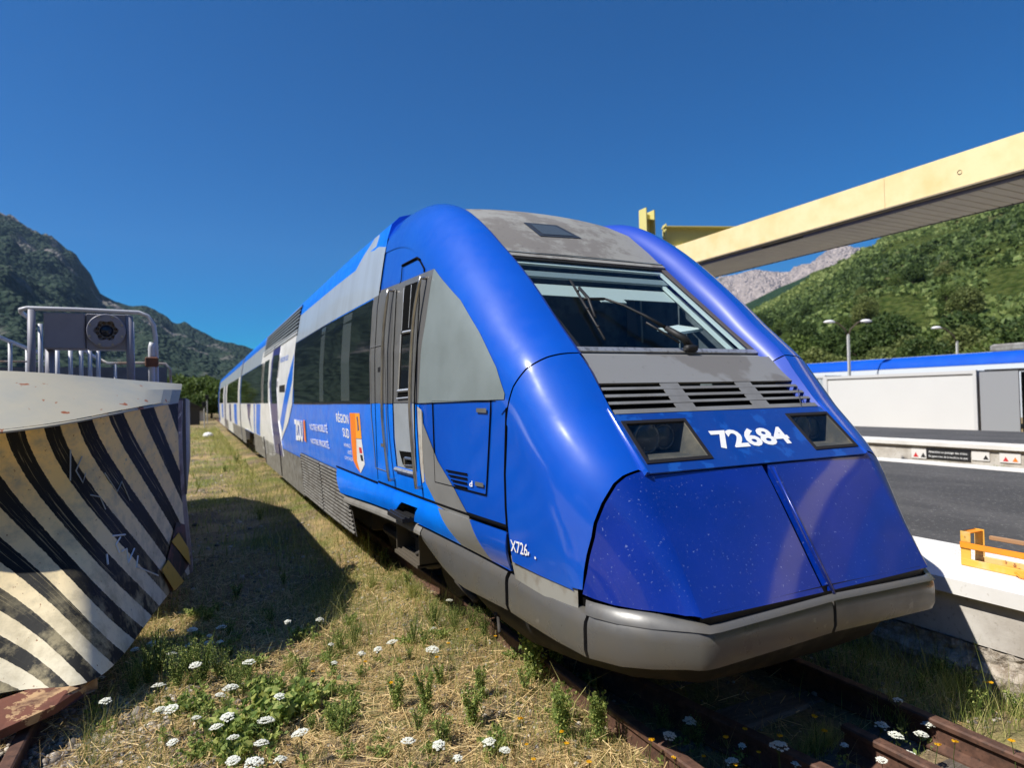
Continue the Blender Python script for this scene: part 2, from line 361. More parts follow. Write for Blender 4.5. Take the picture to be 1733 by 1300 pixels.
# ------------------------------------------------------------------ mountains
def terrain(name, pts, d0, d1, m, z0=-1, prof=1.0, amp=.06, nu=160, nv=60, rough=1., seed=0, fs=1., clouds=0):
    """slope from distance d0 up to a ridge at d1 whose skyline is given as (azimuth deg, tan elevation)"""
    az = np.array([p[0] for p in pts]); el = np.array([p[1] for p in pts]); A = np.linspace(az[0], az[-1], nu); E = np.interp(A, az, el)
    t = np.r_[np.linspace(0, 1, nv), 1.15, 1.4]; AA, TT = np.meshgrid(np.radians(A), t); EE = np.tile(E, (len(t), 1))
    D = d0+(d1-d0)*TT; H = CH+EE*d1; Hh = np.where(TT <= 1, z0+(H-z0)*np.clip(TT, 0, 1)**prof, H-(TT-1)*(H-z0)*1.2)
    X = EYE[0]+D*np.sin(AA); Y = D*np.cos(AA); s = fs/(d1*.06)
    n = np.zeros_like(X)
    for i in range(5): f = s*2.1**i; n += np.abs(bumpf(X*f+seed+i*7, Y*f+seed, 1.3))*(.55**i)
    n = (n-n.mean()); Hh = Hh+n*(H-z0)*amp*np.clip(TT*3, 0, 1)*np.where(TT > .99, .35*rough, 1)
    Hh = np.maximum(Hh, -3)
    I = np.arange(X.size).reshape(X.shape); Fc = np.stack([I[:-1, :-1], I[:-1, 1:], I[1:, 1:], I[1:, :-1]], -1).reshape(-1, 4)
    o = np_mesh(name, np.stack([X, Y, Hh], -1).reshape(-1, 3), Fc, m, smooth=True, kind='structure')
    return (X, Y, Hh, AA, TT)
def sky_pt(x, y):
    d = ray(x, y); return (math.degrees(math.atan2(d[0], d[1])), d[2]/math.hypot(d[0], d[1]))
def hillmat(name, forest, forest2, rock, rock2, sc, rlo, rhi, bs, slope=0):
    m = bpy.data.materials.new(name); m.use_nodes = True; N = m.node_tree.nodes; L = m.node_tree.links; b = N['Principled BSDF']
    tc = N.new('ShaderNodeTexCoord')
    def noise(s_, det=8, ro=.65):
        n = N.new('ShaderNodeTexNoise'); n.inputs['Scale'].default_value = s_; n.inputs['Detail'].default_value = det; n.inputs['Roughness'].default_value = ro
        L.new(tc.outputs['Object'], n.inputs['Vector']); return n.outputs[0]
    def mixc(f, a, c, lo, hi):
        r = N.new('ShaderNodeMapRange'); r.inputs[1].default_value = lo; r.inputs[2].default_value = hi; L.new(f, r.inputs[0])
        mx = N.new('ShaderNodeMix'); mx.data_type = 'RGBA'; L.new(r.outputs[0], mx.inputs[0])
        for v, i in ((a, 6), (c, 7)):
            if isinstance(v, tuple): mx.inputs[i].default_value = (*v, 1)
            else: L.new(v, mx.inputs[i])
        return mx.outputs[2]
    vo = N.new('ShaderNodeTexVoronoi'); vo.inputs['Scale'].default_value = sc*30; L.new(tc.outputs['Object'], vo.inputs['Vector'])
    f = mixc(vo.outputs['Distance'], forest2, forest, .15, .75)
    f = mixc(noise(sc*5), f, tuple(c*.6 for c in forest), .5, .75)
    r = mixc(noise(sc*10, 10, .75), rock, rock2, .35, .65)
    sx = N.new('ShaderNodeSeparateXYZ'); L.new(tc.outputs['Object'], sx.inputs[0]); hr = N.new('ShaderNodeMapRange'); hr.inputs[1].default_value = 450; hr.inputs[2].default_value = 900; hr.inputs[4].default_value = slope
    L.new(sx.outputs[2], hr.inputs[0]); ad = N.new('ShaderNodeMath'); L.new(noise(sc, 9, .6), ad.inputs[0]); L.new(hr.outputs[0], ad.inputs[1])
    L.new(mixc(ad.outputs[0], f, r, rlo, rhi), b.inputs['Base Color'])
    b.inputs['Roughness'].default_value = 1; b.inputs['Specular IOR Level'].default_value = 0
    bp = N.new('ShaderNodeBump'); bp.inputs['Strength'].default_value = 1; bp.inputs['Distance'].default_value = bs
    L.new(vo.outputs['Distance'], bp.inputs['Height']); bp.invert = True; L.new(bp.outputs[0], b.inputs['Normal']); return m
hm_left = hillmat('haze_tinted_conifer_slope', (.028, .046, .034), (.058, .078, .056), (.30, .27, .25), (.16, .15, .145), .0024, .57, .64, 14, .16)  # conifer greens shifted towards blue: distance haze put into the slope's colour
hm_rock = hillmat('pale_rock', (.05, .07, .04), (.07, .09, .05), (.62, .52, .45), (.34, .29, .27), .0016, .26, .34, 40)
hm_mid = hillmat('dark_conifer_ridge', (.02, .045, .02), (.04, .07, .03), (.2, .18, .16), (.12, .11, .1), .003, .62, .68, 10)
hm_right = hillmat('scrubby_hillside', (.04, .062, .016), (.10, .12, .035), (.24, .19, .11), (.10, .11, .05), .011, .54, .64, 3)
left_ridge = [(-180, .30), (-130, .42), (-90, .46), (-60, .40), (-30, .36)]+[sky_pt(*p) for p in ((0, 357), (28, 375), (60, 395), (95, 405), (120, 428), (150, 462), (170, 497), (195, 510), (220, 518), (245, 516), (262, 524), (290, 545), (312, 553), (345, 568), (385, 580), (425, 590), (480, 606), (560, 625), (700, 640), (900, 650))]
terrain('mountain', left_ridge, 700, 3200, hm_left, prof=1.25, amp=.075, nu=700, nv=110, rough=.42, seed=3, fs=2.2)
far_ridge = [sky_pt(*p) for p in ((1000, 560), (1150, 500), (1205, 478), (1218, 468), (1240, 466), (1262, 458), (1285, 456), (1310, 458), (1335, 460), (1352, 452), (1372, 446), (1395, 432), (1415, 424), (1440, 420), (1462, 418), (1485, 414), (1505, 408), (1525, 398), (1550, 390), (1580, 372), (1650, 350), (1733, 345), (1800, 350))]
terrain('far_mountain', far_ridge, 2500, 6500, hm_rock, prof=1.5, amp=.10, nu=300, nv=80, rough=.55, seed=11, fs=1.6)
mid_ridge = [sky_pt(*p) for p in ((1000, 640), (1150, 590), (1250, 520), (1285, 503), (1320, 486), (1360, 470), (1400, 455), (1440, 446), (1480, 440), (1530, 440), (1650, 420), (1733, 420))]
terrain('forested_ridge', mid_ridge, 900, 2600, hm_mid, prof=1.1, amp=.05, nu=200, nv=60, rough=.4, seed=5)
right_ridge = [sky_pt(*p) for p in ((1000, 645), (1100, 620), (1200, 570), (1275, 526), (1310, 510), (1345, 492), (1380, 470), (1420, 452), (1455, 430), (1490, 412), (1520, 400), (1555, 388), (1610, 368), (1670, 345), (1733, 318))]+[(85, .36), (110, .40), (150, .34), (180, .30)]
RH = terrain('hillside', right_ridge, 160, 900, hm_right, prof=1.05, amp=.06, nu=260, nv=90, rough=.4, seed=8)

# ------------------------------------------------------------------ the air
hz = bpy.data.materials.new('haze'); hz.use_nodes = True; N = hz.node_tree.nodes; N.remove(N['Principled BSDF'])
pv = N.new('ShaderNodeVolumePrincipled'); pv.inputs['Color'].default_value = (.42, .64, 1, 1); pv.inputs['Density'].default_value = .000032; pv.inputs['Anisotropy'].default_value = .2
hz.node_tree.links.new(pv.outputs[0], N['Material Output'].inputs['Volume'])
g = M(); g.box((0, 0, 1118), (19600, 19600, 2246)); g.build('haze', hz, kind='stuff')
# ------------------------------------------------------------------ foliage
def leafmat(name, c1, c2, c3=None, tr=.25):
    m = bpy.data.materials.new(name); m.use_nodes = True; N = m.node_tree.nodes; L = m.node_tree.links; b = N['Principled BSDF']
    a = N.new('ShaderNodeAttribute'); a.attribute_name = 'tint'; r = N.new('ShaderNodeValToRGB')
    r.color_ramp.elements[0].color = (*c1, 1); r.color_ramp.elements[1].color = (*c2, 1)
    if c3: e = r.color_ramp.elements.new(.5); e.color = (*c3, 1)
    L.new(a.outputs['Fac'], r.inputs[0]); L.new(r.outputs[0], b.inputs['Base Color']); b.inputs['Roughness'].default_value = .6
    b.inputs['Specular IOR Level'].default_value = .25
    o = N['Material Output']; t = N.new('ShaderNodeBsdfTranslucent'); L.new(r.outputs[0], t.inputs[0])
    mx = N.new('ShaderNodeMixShader'); mx.inputs[0].default_value = tr; L.new(b.outputs[0], mx.inputs[1]); L.new(t.outputs[0], mx.inputs[2]); L.new(mx.outputs[0], o.inputs[0])
    return m
bark = mat('bark', (.09, .07, .05), .95, bump=(15, .8, .02))
leafA = leafmat('leaves_mid_green', (.055, .10, .02), (.17, .23, .055), None, .35); leafB = leafmat('leaves_dark_green', (.035, .07, .02), (.10, .15, .04), None, .35); leafC = leafmat('leaves_pale_green', (.10, .14, .04), (.25, .28, .09), None, .35)
def rand_dirs(n): d = rng.normal(0, 1, (n, 3)); return d/np.linalg.norm(d, axis=1)[:, None]
def leaf_quads(P, size, jit=.5, flat=None):
    n = len(P); a = rand_dirs(n); o_ = rand_dirs(n)
    if flat is not None: a[:, 2] *= flat; a /= np.linalg.norm(a, axis=1)[:, None]; o_ = np.array([0, 0, 1])+o_*flat
    b = np.cross(a, o_); b /= np.linalg.norm(b, axis=1)[:, None]
    s = size*rng.uniform(1-jit, 1+jit, n)[:, None]
    V = np.stack([P-a*s*.5, P+b*s*.32, P+a*s*.5, P-b*s*.32], 1).reshape(-1, 3)
    return V, np.arange(4*n).reshape(-1, 4)
def tree_mesh(h, wd, n, leaf, conifer=False, nclump=14):
    tr = M(); tr.tube([(0, 0, 0), (wd*.02, 0, h*.3), (0, wd*.03, h*.75)], [h*.03, h*.022, h*.006], 7)
    C = []
    for k in range(nclump):
        a = rng.uniform(0, 6.28); z = h*(.3+.62*(k/nclump)); rr = wd*.5*(1-((k/nclump)-.25)**2*1.2)*rng.uniform(.3, .8)*(1-k/nclump if conifer else 1)
        C.append((rr*math.cos(a), rr*math.sin(a), z, wd*rng.uniform(.16, .27)*(.6 if conifer else 1)))
        tr.tube([(0, 0, z*.75), (rr*.5*math.cos(a), rr*.5*math.sin(a), z*.92), (rr*math.cos(a), rr*math.sin(a), z)], [h*.012, h*.008, h*.003], 5)
    P = []; T = []
    for (x, y, z, r) in C:
        m_ = n//nclump; d = rand_dirs(m_)*(rng.uniform(.55, 1.05, m_)**.6)[:, None]*r*np.array([1, 1, .85]); P.append(d+[x, y, z]); T.append(np.full(m_, rng.uniform(0, .5))+rng.uniform(0, .5, m_))
    P = np.concatenate(P); T = np.concatenate(T); V, Fc = leaf_quads(P, leaf); return tr, V, Fc, np.repeat(T, 4)
def make_tree(name, loc, h, wd, n, leaf, lm, label, group=None, conifer=False, cat='tree'):
    r = empty(name, loc, label=label, cat=cat, group=group); tr, V, Fc, T = tree_mesh(h, wd, n, leaf, conifer)
    tr2 = M(); tr2.v = [tuple(np.array(p)+np.array(loc)) for p in tr.v]; tr2.f = tr.f; tr2.mi = tr.mi
    tr2.build('trunk', bark, r); np_mesh('crown', V, Fc, lm, r, attr=T); return r
def copy_thing(o, loc, sc=1., rz=0, label=None, group=None, parent=None):
    c = o.copy(); COL.objects.link(c)
    if parent is None: c.location = loc; c.rotation_euler = (0, 0, rz); c.scale = (sc, sc, sc*random.uniform(.9, 1.1))
    else: c.parent = parent
    if label: c['label'] = label
    if group: c['group'] = group
    for ch in o.children: copy_thing(ch, None, parent=c)
    return c
def place(px, D, zz=-.3):
    d = ray(px, 650); h = math.hypot(d[0], d[1]); return (EYE[0]+D*d[0]/h, D*d[1]/h, zz)
TL = 'broad leafy tree in the belt at the foot of the green hillside'
grp = 'trees at the foot of the hillside'
protoT = [make_tree('leafy_tree', place(1345, 88), 8.5, 7.5, 5200, .42, leafA, TL, grp), make_tree('leafy_tree', place(1465, 96), 10, 8.5, 5200, .46, leafB, TL, grp), make_tree('leafy_tree', place(1550, 92), 8, 8, 5200, .42, leafC, TL, grp)]
for i, (px, D, s) in enumerate(((1290, 96, 1.0), (1320, 110, 1.1), (1378, 84, .85), (1405, 100, 1.05), (1437, 108, .95), (1500, 88, .9), (1520, 104, 1.15), (1590, 100, 1.15), (1622, 88, .95), (1650, 106, 1.2), (1688, 94, 1.05), (1722, 100, 1.2), (1755, 92, 1.1), (1260, 105, 1.1), (1420, 82, .7), (1575, 82, .75), (1670, 82, .8), (1300, 80, .65))):
    copy_thing(protoT[(i*2+1) % 3], place(px, D), s, random.uniform(0, 6))
# scrub and trees high on the slope: nobody could count them
ico_v = []; ico_f = []
_t = bpy.data.meshes.new('t'); import bmesh
_b = bmesh.new(); bmesh.ops.create_icosphere(_b, subdivisions=2, radius=1); _b.to_mesh(_t); _b.free()
ico_v = np.array([v.co[:] for v in _t.vertices]); ico_f = np.array([tuple(p.vertices) for p in _t.polygons]); 
_b = bmesh.new(); bmesh.ops.create_icosphere(_b, subdivisions=1, radius=1); _t2 = bpy.data.meshes.new('t2'); _b.to_mesh(_t2); _b.free()
ico1_v = np.array([v.co[:] for v in _t2.vertices]); ico1_f = np.array([tuple(p.vertices) for p in _t2.polygons])
bpy.data.meshes.remove(_t); bpy.data.meshes.remove(_t2)
def blobs(P, S, tint, iv=ico_v, if_=ico_f, jit=.28):
    n = len(P); V = iv[None]*(1+rng.uniform(-jit, jit, (n, len(iv), 1)))*S[:, None, :]+P[:, None, :]
    Fc = (if_[None]+(np.arange(n)*len(iv))[:, None, None]).reshape(-1, 3); return V.reshape(-1, 3), Fc, np.repeat(tint, len(iv))
Xh, Yh, Zh, Ah, Th = RH
def hill_pts(n, a0, a1, thr, sc):
    out = []
    az = np.degrees(Ah[0]); 
    u = rng.uniform(a0, a1, n*3); t = rng.uniform(.0, .99, n*3)**.8
    j = np.clip(np.interp(u, az, np.arange(len(az))), 0, len(az)-2); i = t*89
    i0 = np.floor(i).astype(int); j0 = np.floor(j).astype(int); fi = i-i0; fj = j-j0
    def bl(A): return (A[i0, j0]*(1-fi)*(1-fj)+A[i0+1, j0]*fi*(1-fj)+A[i0, j0+1]*(1-fi)*fj+A[i0+1, j0+1]*fi*fj)
    X, Y, Z = bl(Xh), bl(Yh), bl(Zh); k = bumpf(X*sc, Y*sc, 1) > thr; return np.stack([X, Y, Z], -1)[k][:n]
P = hill_pts(21000, 33, 68, -.50, .035); S = rng.uniform(.9, 2.4, len(P))*(1+.0012*np.hypot(P[:, 0], P[:, 1])); S3 = np.stack([S, S, S*rng.uniform(.7, 1.2, len(S))], -1)
nq = 15; t0 = np.clip(rng.uniform(0, 1, len(P))*.55+.2+.4*bumpf(P[:, 0]*.02, P[:, 1]*.02, 1), 0, 1)
dd_ = rand_dirs(len(P)*nq); dd_[:, 2] = np.abs(dd_[:, 2]); Q = np.repeat(P, nq, 0)+dd_*np.repeat(S3, nq, 0)*rng.uniform(.55, 1, (len(P)*nq, 1))
V, Fc = leaf_quads(Q, 1.0); T = np.repeat(np.clip(np.repeat(t0, nq)+rng.normal(0, .13, len(Q)), 0, 1), 4)
sz = np.repeat(np.repeat(S, nq)*.85, 4)[:, None]; Cq = np.repeat(Q, 4, 0); V = Cq+(V-Cq)*sz
hillleaf = leafmat('hillside_scrub', (.05, .085, .026), (.36, .42, .14), (.16, .23, .065), .35)
np_mesh('forest', V, Fc, hillleaf, attr=T, kind='stuff')
Pm = hill_pts(60, 36, 66, -.9, .03); Pm = Pm[np.hypot(Pm[:, 0], Pm[:, 1]) < 420][:34]
for i, p in enumerate(Pm): copy_thing(protoT[i % 3], (float(p[0]), float(p[1]), float(p[2])-.4), random.uniform(.8, 1.5), random.uniform(0, 6), 'leafy tree standing out of the scrub on the lower green hillside', 'trees on the lower hillside')
# trees on the left
TL2 = 'dense green tree rising behind the snow plough railing at the left edge'
make_tree('leafy_tree', (-16.2, 19.5, -.3), 5.6, 4.6, 9000, .17, leafB, TL2, None)
make_tree('leafy_tree', (-14.0, 27.5, -.3), 4.4, 3.6, 5000, .2, leafA, 'round green bush-like tree beside the shingle roofed chalet', None)
fl = 'trees at the end of the track'
fp = make_tree('leafy_tree', place(338, 95), 5.2, 5.4, 4500, .36, leafA, 'leafy tree in the clump at the far end of the tracks left of the train', fl)
for px, D, s in ((318, 100, 1.0), (357, 98, 1.1), (372, 90, .95), (300, 110, 1.2), (345, 120, 1.3), (395, 118, 1.2), (326, 88, .6)): copy_thing(fp, place(px, D), s, random.uniform(0, 6))

# ================================================================== the blue train
CRK = np.array([(2.265, .76), (2.30, .81), (2.682, 1.457), (2.98, 1.76), (3.05, 1.84), (3.196, 2.02), (3.293, 2.137), (3.445, 2.275), (3.6, 2.414), (3.807, 2.616), (4.066, 2.84), (4.339, 3.06), (4.6, 3.25), (4.911, 3.44), (5.2, 3.565), (5.5, 3.645), (5.8, 3.69), (6.12, 3.715)])
CRW = np.array([.86, .862, .88, .855, .857, .863, .886, .887, .885, .893, .90, .92, .925, .93, .95, .97, .985, 1.0])
def densify(K, W, n=160):
    P = [K[0]]; Wd = [W[0]]
    for i in range(len(K)-1):
        p0 = K[max(i-1, 0)]; p1 = K[i]; p2 = K[i+1]; p3 = K[min(i+2, len(K)-1)]
        if i <= 2: p0 = p1-(p2-p1) if i == 2 else p0
        if i <= 1: p3 = p2+(p2-p1)
        for t in np.linspace(0, 1, 11)[1:]:
            q = .5*((2*p1)+(-p0+p2)*t+(2*p0-5*p1+4*p2-p3)*t*t+(-p0+3*p1-3*p2+p3)*t**3) if i > 1 else p1+(p2-p1)*t
            P.append(q); Wd.append(W[i]+(W[i+1]-W[i])*t)
    P = np.array(P); Wd = np.array(Wd); d = np.r_[0, np.cumsum(np.hypot(*np.diff(P, axis=0).T))]
    return P, Wd, d
CP, CW, CD = densify(CRK, CRW)
for _k in range(3): CP[2:-2] = (CP[:-4]+CP[1:-3]*2+CP[2:-2]*3+CP[3:-1]*2+CP[4:])/9
CD = np.r_[0, np.cumsum(np.hypot(*np.diff(CP, axis=0).T))]; CD = CD-np.interp(2.30, CP[:, 0], CD)   # v=0 at z=.81
VEND = CD[-1]
def crest(v): return np.stack([np.interp(v, CD, CP[:, 0]), np.interp(v, CD, CP[:, 1])], -1), np.interp(v, CD, CW)
def cnorm(v):
    h = .04; a, _ = crest(np.asarray(v)-h); b, _ = crest(np.asarray(v)+h); t = b-a; t = t/(np.linalg.norm(t, axis=-1, keepdims=True)+1e-9)
    return np.stack([t[..., 1], -t[..., 0]], -1)
BZ = np.array([(.3, 1.37), (.8, 1.405), (1.0, 1.428), (1.19, 1.44), (1.83, 1.45), (2.3, 1.445), (2.76, 1.41), (3.05, 1.365), (3.18, 1.345), (3.46, 1.295), (3.6, 1.25), (3.68, 1.17), (3.73, 1.0), (3.76, .6)])
def xside(Y, z): return np.interp(z, BZ[:, 0], BZ[:, 1])-.235*np.exp(-(np.clip(Y, 2.2, 9)-2.6)/2.0)*sm(9, 6.5, Y)
def bn(v): return .38+.12*sm(1.7, 0, v), 1.45+1.1*sm(0, 1.1, v)-.5*sm(1.3, 2.6, v)
_si = np.arange(0, len(CP)-1)
def nearest(Y, z):
    Y = np.atleast_1d(np.asarray(Y, float)); z = np.atleast_1d(np.asarray(z, float)); P = np.stack([Y, z], -1)[:, None, :]
    A = CP[:-1][None]; B = CP[1:][None]; AB = B-A; t = np.clip(((P-A)*AB).sum(-1)/(AB*AB).sum(-1), 0, 1); Q = A+AB*t[..., None]
    d = np.hypot(*np.moveaxis(P-Q, -1, 0)); k = d.argmin(1); r = np.arange(len(k)); v = CD[k]+t[r, k]*(CD[k+1]-CD[k])
    side = (AB[0, k, 1]*(Y-A[0, k, 0])-AB[0, k, 0]*(z-A[0, k, 1])); return v, d[r, k]*np.sign(side+1e-12)
def fX(Y, z):
    v, e = nearest(Y, z); b, n = bn(v); _, w_ = crest(v); xs_ = xside(np.atleast_1d(Y), np.atleast_1d(z)); t = np.clip(e/b, 0, 1)
    return w_+(xs_-w_)*(1-(1-t)**n)**(1/n)
def ring(v, s, off=0.):
    """v along the crest, s around the rounded shoulder (0 crest, 1 side wall)"""
    v = np.atleast_1d(np.asarray(v, float)); s = np.atleast_1d(np.asarray(s, float))
    def base(v, s):
        b, n = bn(v); e = np.where(s < 1, b*(1-np.cos(np.clip(s, 0, 1)*math.pi/2)), b+(s-1)*.5); C, w_ = crest(v); N_ = cnorm(v); Q = C+N_*e[:, None]
        t = np.clip(e/b, 0, 1); x = w_+(xside(Q[:, 0], Q[:, 1])-w_)*(1-(1-t)**n)**(1/n); return np.stack([-x, Q[:, 0], Q[:, 1]], -1)
    P = base(v, s)
    if np.any(np.asarray(off) != 0):
        s2 = np.maximum(s, .03); h = .015; a = base(v+h, s2)-base(v-h, s2); c = base(v, s2+h)-base(v, s2-h); n = np.cross(c, a); n /= np.linalg.norm(n, axis=1)[:, None]
        n = n*np.where(n[:, 0] > 0, -1, 1)[:, None]; P = P+n*off
    return P
def wall(Y, z, off=0.):
    Y = np.atleast_1d(Y); z = np.atleast_1d(z); x = fX(Y, z); return np.stack([-(x+off), Y, z], -1)
def castL(x, y, it=60):
    """where a sight line meets the left flank -> (Y,z)"""
    d = ray(x, y); lo, hi = None, None; T = np.linspace(1.2, 60, 3000)/d[1]*1.0 if d[1] > .02 else np.linspace(1, 60, 3000)
    P = EYE+T[:, None]*d; g = P[:, 0]+fX(P[:, 1], P[:, 2]); ok = (g > 0) & (nearest(P[:, 1], P[:, 2])[1] > 0)
    k = int(np.argmax(ok)) 
    if not ok.any(): k = len(T)-1
    a, b = T[max(k-1, 0)], T[k]
    for _ in range(18):
        m_ = (a+b)/2; p = EYE+m_*d
        if (p[0]+fX(p[1], p[2])[0] > 0) and nearest(p[1], p[2])[1][0] > 0: b = m_
        else: a = m_
    p = EYE+b*d; return np.array([p[1], p[2]])
def far_side(x, y):
    """the flat flank behind the cab: (Y,z)"""
    X = -1.45
    for _ in range(6): p = atX(x, y, X); X = -float(xside(p[1], p[2]))
    return np.array([p[1], p[2]])
def to_vs(q):
    v, e = nearest(q[0], q[1]); b, n = bn(v); t = e/b
    s = np.where(t < 1, 2/math.pi*np.arccos(np.clip(1-t, -1, 1)), 1+(e-b)/.5); return np.array([v[0], s[0]])
# centre line of the nose
CC = {'roof': [(6.12, 3.735), (5.75, 3.69), (5.4, 3.60), (5.0, 3.41), (4.7, 3.18), (4.53, 3.035)], 'glass': [(4.451, 2.957), (3.472, 2.176)],
      'cowl': [(3.36, 2.118), (3.27, 2.03), (3.17, 1.935)], 'vent': [(3.17, 1.935), (2.985, 1.757)], 'num': [(2.975, 1.752), (2.668, 1.452)], 'door': [(2.646, 1.435), (2.272, .80)]}
def cast_plane(x, y, A, B):
    """sight line on the transverse plane through profile points A,B (Y,z): -> x, t along A-B"""
    n = np.array([0, B[1]-A[1], -(B[0]-A[0])]); p0 = np.array([0, A[0], A[1]]); d = ray(x, y); k = ((p0-EYE)@n)/(d@n); p = EYE+d*k
    L2 = (B[0]-A[0])**2+(B[1]-A[1])**2; return np.array([p[0], ((p[1]-A[0])*(B[0]-A[0])+(p[2]-A[1])*(B[1]-A[1]))/L2])
def plane_pt(A, B, off=0.):
    A = np.array(A); B = np.array(B); T = (B-A)/np.linalg.norm(B-A); N_ = np.array([T[1], -T[0]])
    if N_[0] > 0: N_ = -N_       # outwards = towards -Y
    def f(x, t, o=0.): q = A+(B-A)*t+N_*(off+o); return (float(x), float(q[0]), float(q[1]))
    return f
# ---- patches: a polygon in surface parameters, cut along a grid and laid on the surface
def clip_half(poly, ax, c, keep_gt):
    out = []; n = len(poly)
    for i in range(n):
        a, b = poly[i], poly[(i+1) % n]; ia = (a[ax] >= c) if keep_gt else (a[ax] <= c); ib = (b[ax] >= c) if keep_gt else (b[ax] <= c)
        if ia: out.append(a)
        if ia != ib: t = (c-a[ax])/(b[ax]-a[ax]); out.append((a[0]+(b[0]-a[0])*t, a[1]+(b[1]-a[1])*t))
    return out
def patch(name, poly, surf, m, parent=None, du=.1, dv=.1, thick=0., smooth=True, g=None, mi=0, off=0., mirror=False, **k):
    poly = [tuple(map(float, p)) for p in poly]; P = np.array(poly); own = g is None; g = g or M()
    us = np.arange(math.floor(P[:, 0].min()/du), math.ceil(P[:, 0].max()/du)+1)*du; cells = []
    for a, b in zip(us[:-1], us[1:]):
        s1 = clip_half(clip_half(poly, 0, a, True), 0, b, False)
        if len(s1) < 3: continue
        Q = np.array(s1); vs_ = np.arange(math.floor(Q[:, 1].min()/dv), math.ceil(Q[:, 1].max()/dv)+1)*dv
        for c, d in zip(vs_[:-1], vs_[1:]):
            s2 = clip_half(clip_half(s1, 1, c, True), 1, d, False)
            if len(s2) >= 3: cells.append(s2)
    key = {}; pts = []; Fs = []
    for c in cells:
        f = []
        for p in c:
            q = (round(p[0], 5), round(p[1], 5))
            if q not in key: key[q] = len(pts); pts.append(q)
            if not f or f[-1] != key[q]: f.append(key[q])
        if len(f) > 1 and f[0] == f[-1]: f.pop()
        if len(set(f)) >= 3: Fs.append(f)
    A = np.array(pts); V = surf(A[:, 0], A[:, 1], off); 
    if mirror: V = V*np.array([-1, 1, 1])
    g.add(V, Fs, mi)
    if thick:
        E = []
        for i in range(len(poly)):
            a, b = np.array(poly[i]), np.array(poly[(i+1) % len(poly)]); nn = max(1, int(np.linalg.norm((b-a)/[du, dv])*1.5))
            for j in range(nn): E.append(a+(b-a)*j/nn)
        E = np.array(E); T = surf(E[:, 0], E[:, 1], off); B = surf(E[:, 0], E[:, 1], off-thick)
        if mirror: T = T*np.array([-1, 1, 1]); B = B*np.array([-1, 1, 1])
        n = len(E); g.add(np.concatenate([T, B]), [(i, (i+1) % n, n+(i+1) % n, n+i) for i in range(n)], mi)
    if own: return g.build(name, m, parent, auto=(40 if smooth else None), **k)
    return g
def poly_w(px, dense=0):
    q = [castL(*p) for p in px]; return [tuple(a) for a in q]
def poly_f(px): return [tuple(far_side(*p)) for p in px]
def wallpatch(name, px, m, parent, off=.002, cast=None, mirror=False, **k):
    p = (cast or poly_w)(px); return patch(name, p, wall, m, parent, du=.05 if cast is None else .5, dv=.05 if cast is None else .12, off=off, mirror=mirror, **k)
def strip(g, pts3, wd, mi=0, r=None): g.tube(pts3, wd, 4, mi=mi); return g
def line_w(g, px, r=.004, off=.0015, cast=castL, n=8, mi=0):
    """a thin groove line on the flank through image-surveyed points"""
    Q = []
    for a, b in zip(px[:-1], px[1:]):
        for t in np.linspace(0, 1, n, endpoint=False): Q.append((a[0]+(b[0]-a[0])*t, a[1]+(b[1]-a[1])*t))
    Q.append(px[-1]); P = []
    for q in Q: c = cast(*q); P.append(wall(c[0], c[1], off)[0])
    g.tube(P, r, 5, mi=mi); return g
def seg_w(g, qs, r=.004, off=.0015, n=6, mi=0):
    P = []
    for a, b in zip(qs[:-1], qs[1:]):
        for t in np.linspace(0, 1, n, endpoint=False): P.append(wall(a[0]+(b[0]-a[0])*t, a[1]+(b[1]-a[1])*t, off)[0])
    P.append(wall(qs[-1][0], qs[-1][1], off)[0]); g.tube(P, r, 5, mi=mi); return g

T = empty('railcar', (0, 2.3, 0), label='front car of the blue and white regional train, its sloping nose numbered 72684', cat='train car', group=None)
YE = 26.35
# ---- body shell behind the cab
def body(parent, ya, yb, m, name='body_shell', z0=.93):
    ys_ = [y for y in np.r_[ya, np.arange(math.ceil(ya*2)/2+.01, 8.2, .5), yb] if ya <= y <= yb]; zs = np.r_[z0, BZ[BZ[:, 0] > z0+.05, 0]]; G = []
    for y in ys_:
        L_ = [(-float(xside(y, z)), y, z) for z in zs]; G.append(L_+[(0, y, 3.765)]+[(-p[0], p[1], p[2]) for p in L_[::-1]])
    g = M(); g.grid(G); n = len(G[0]); g.add(G[0], [tuple(range(n))]); g.add(G[-1], [tuple(range(n-1, -1, -1))])
    return g.build(name, m, parent, auto=38)
body(T, 6.13, YE, azur)
# white and grey livery fields on the flank
def field(name, px, m, off=.002, **k): return wallpatch(name, px, m, T, off, cast=poly_f, **k)
def yz(name, q, m, off=.002, parent=None, mirror=False, **k): return patch(name, q, wall, m, parent or T, du=.6, dv=.12, off=off, mirror=mirror, **k)
def Yof(x, y): return float(far_side(x, y)[0])
yA = Yof(503, 620); yB = Yof(440, 650)
band = [(6.14, 2.89), (6.14, 3.60), (6.75, 3.60), (7.35, 3.36), (YE, 3.36), (YE, 2.89)]
yz('roof_band', band, roofb, .002)
yz('white_panel', [(17.3, .95), (YE-.02, .95), (YE-.02, 1.83), (17.3, 1.83)], white, .002)
field('white_panel', [(504, 557), (497, 640), (494.5, 685), (488, 715), (477, 745), (471, 766), (462, 772), (452, 768), (446, 759), (442, 735), (439, 687), (440, 650), (442.5, 616), (446, 597)], white, .004)
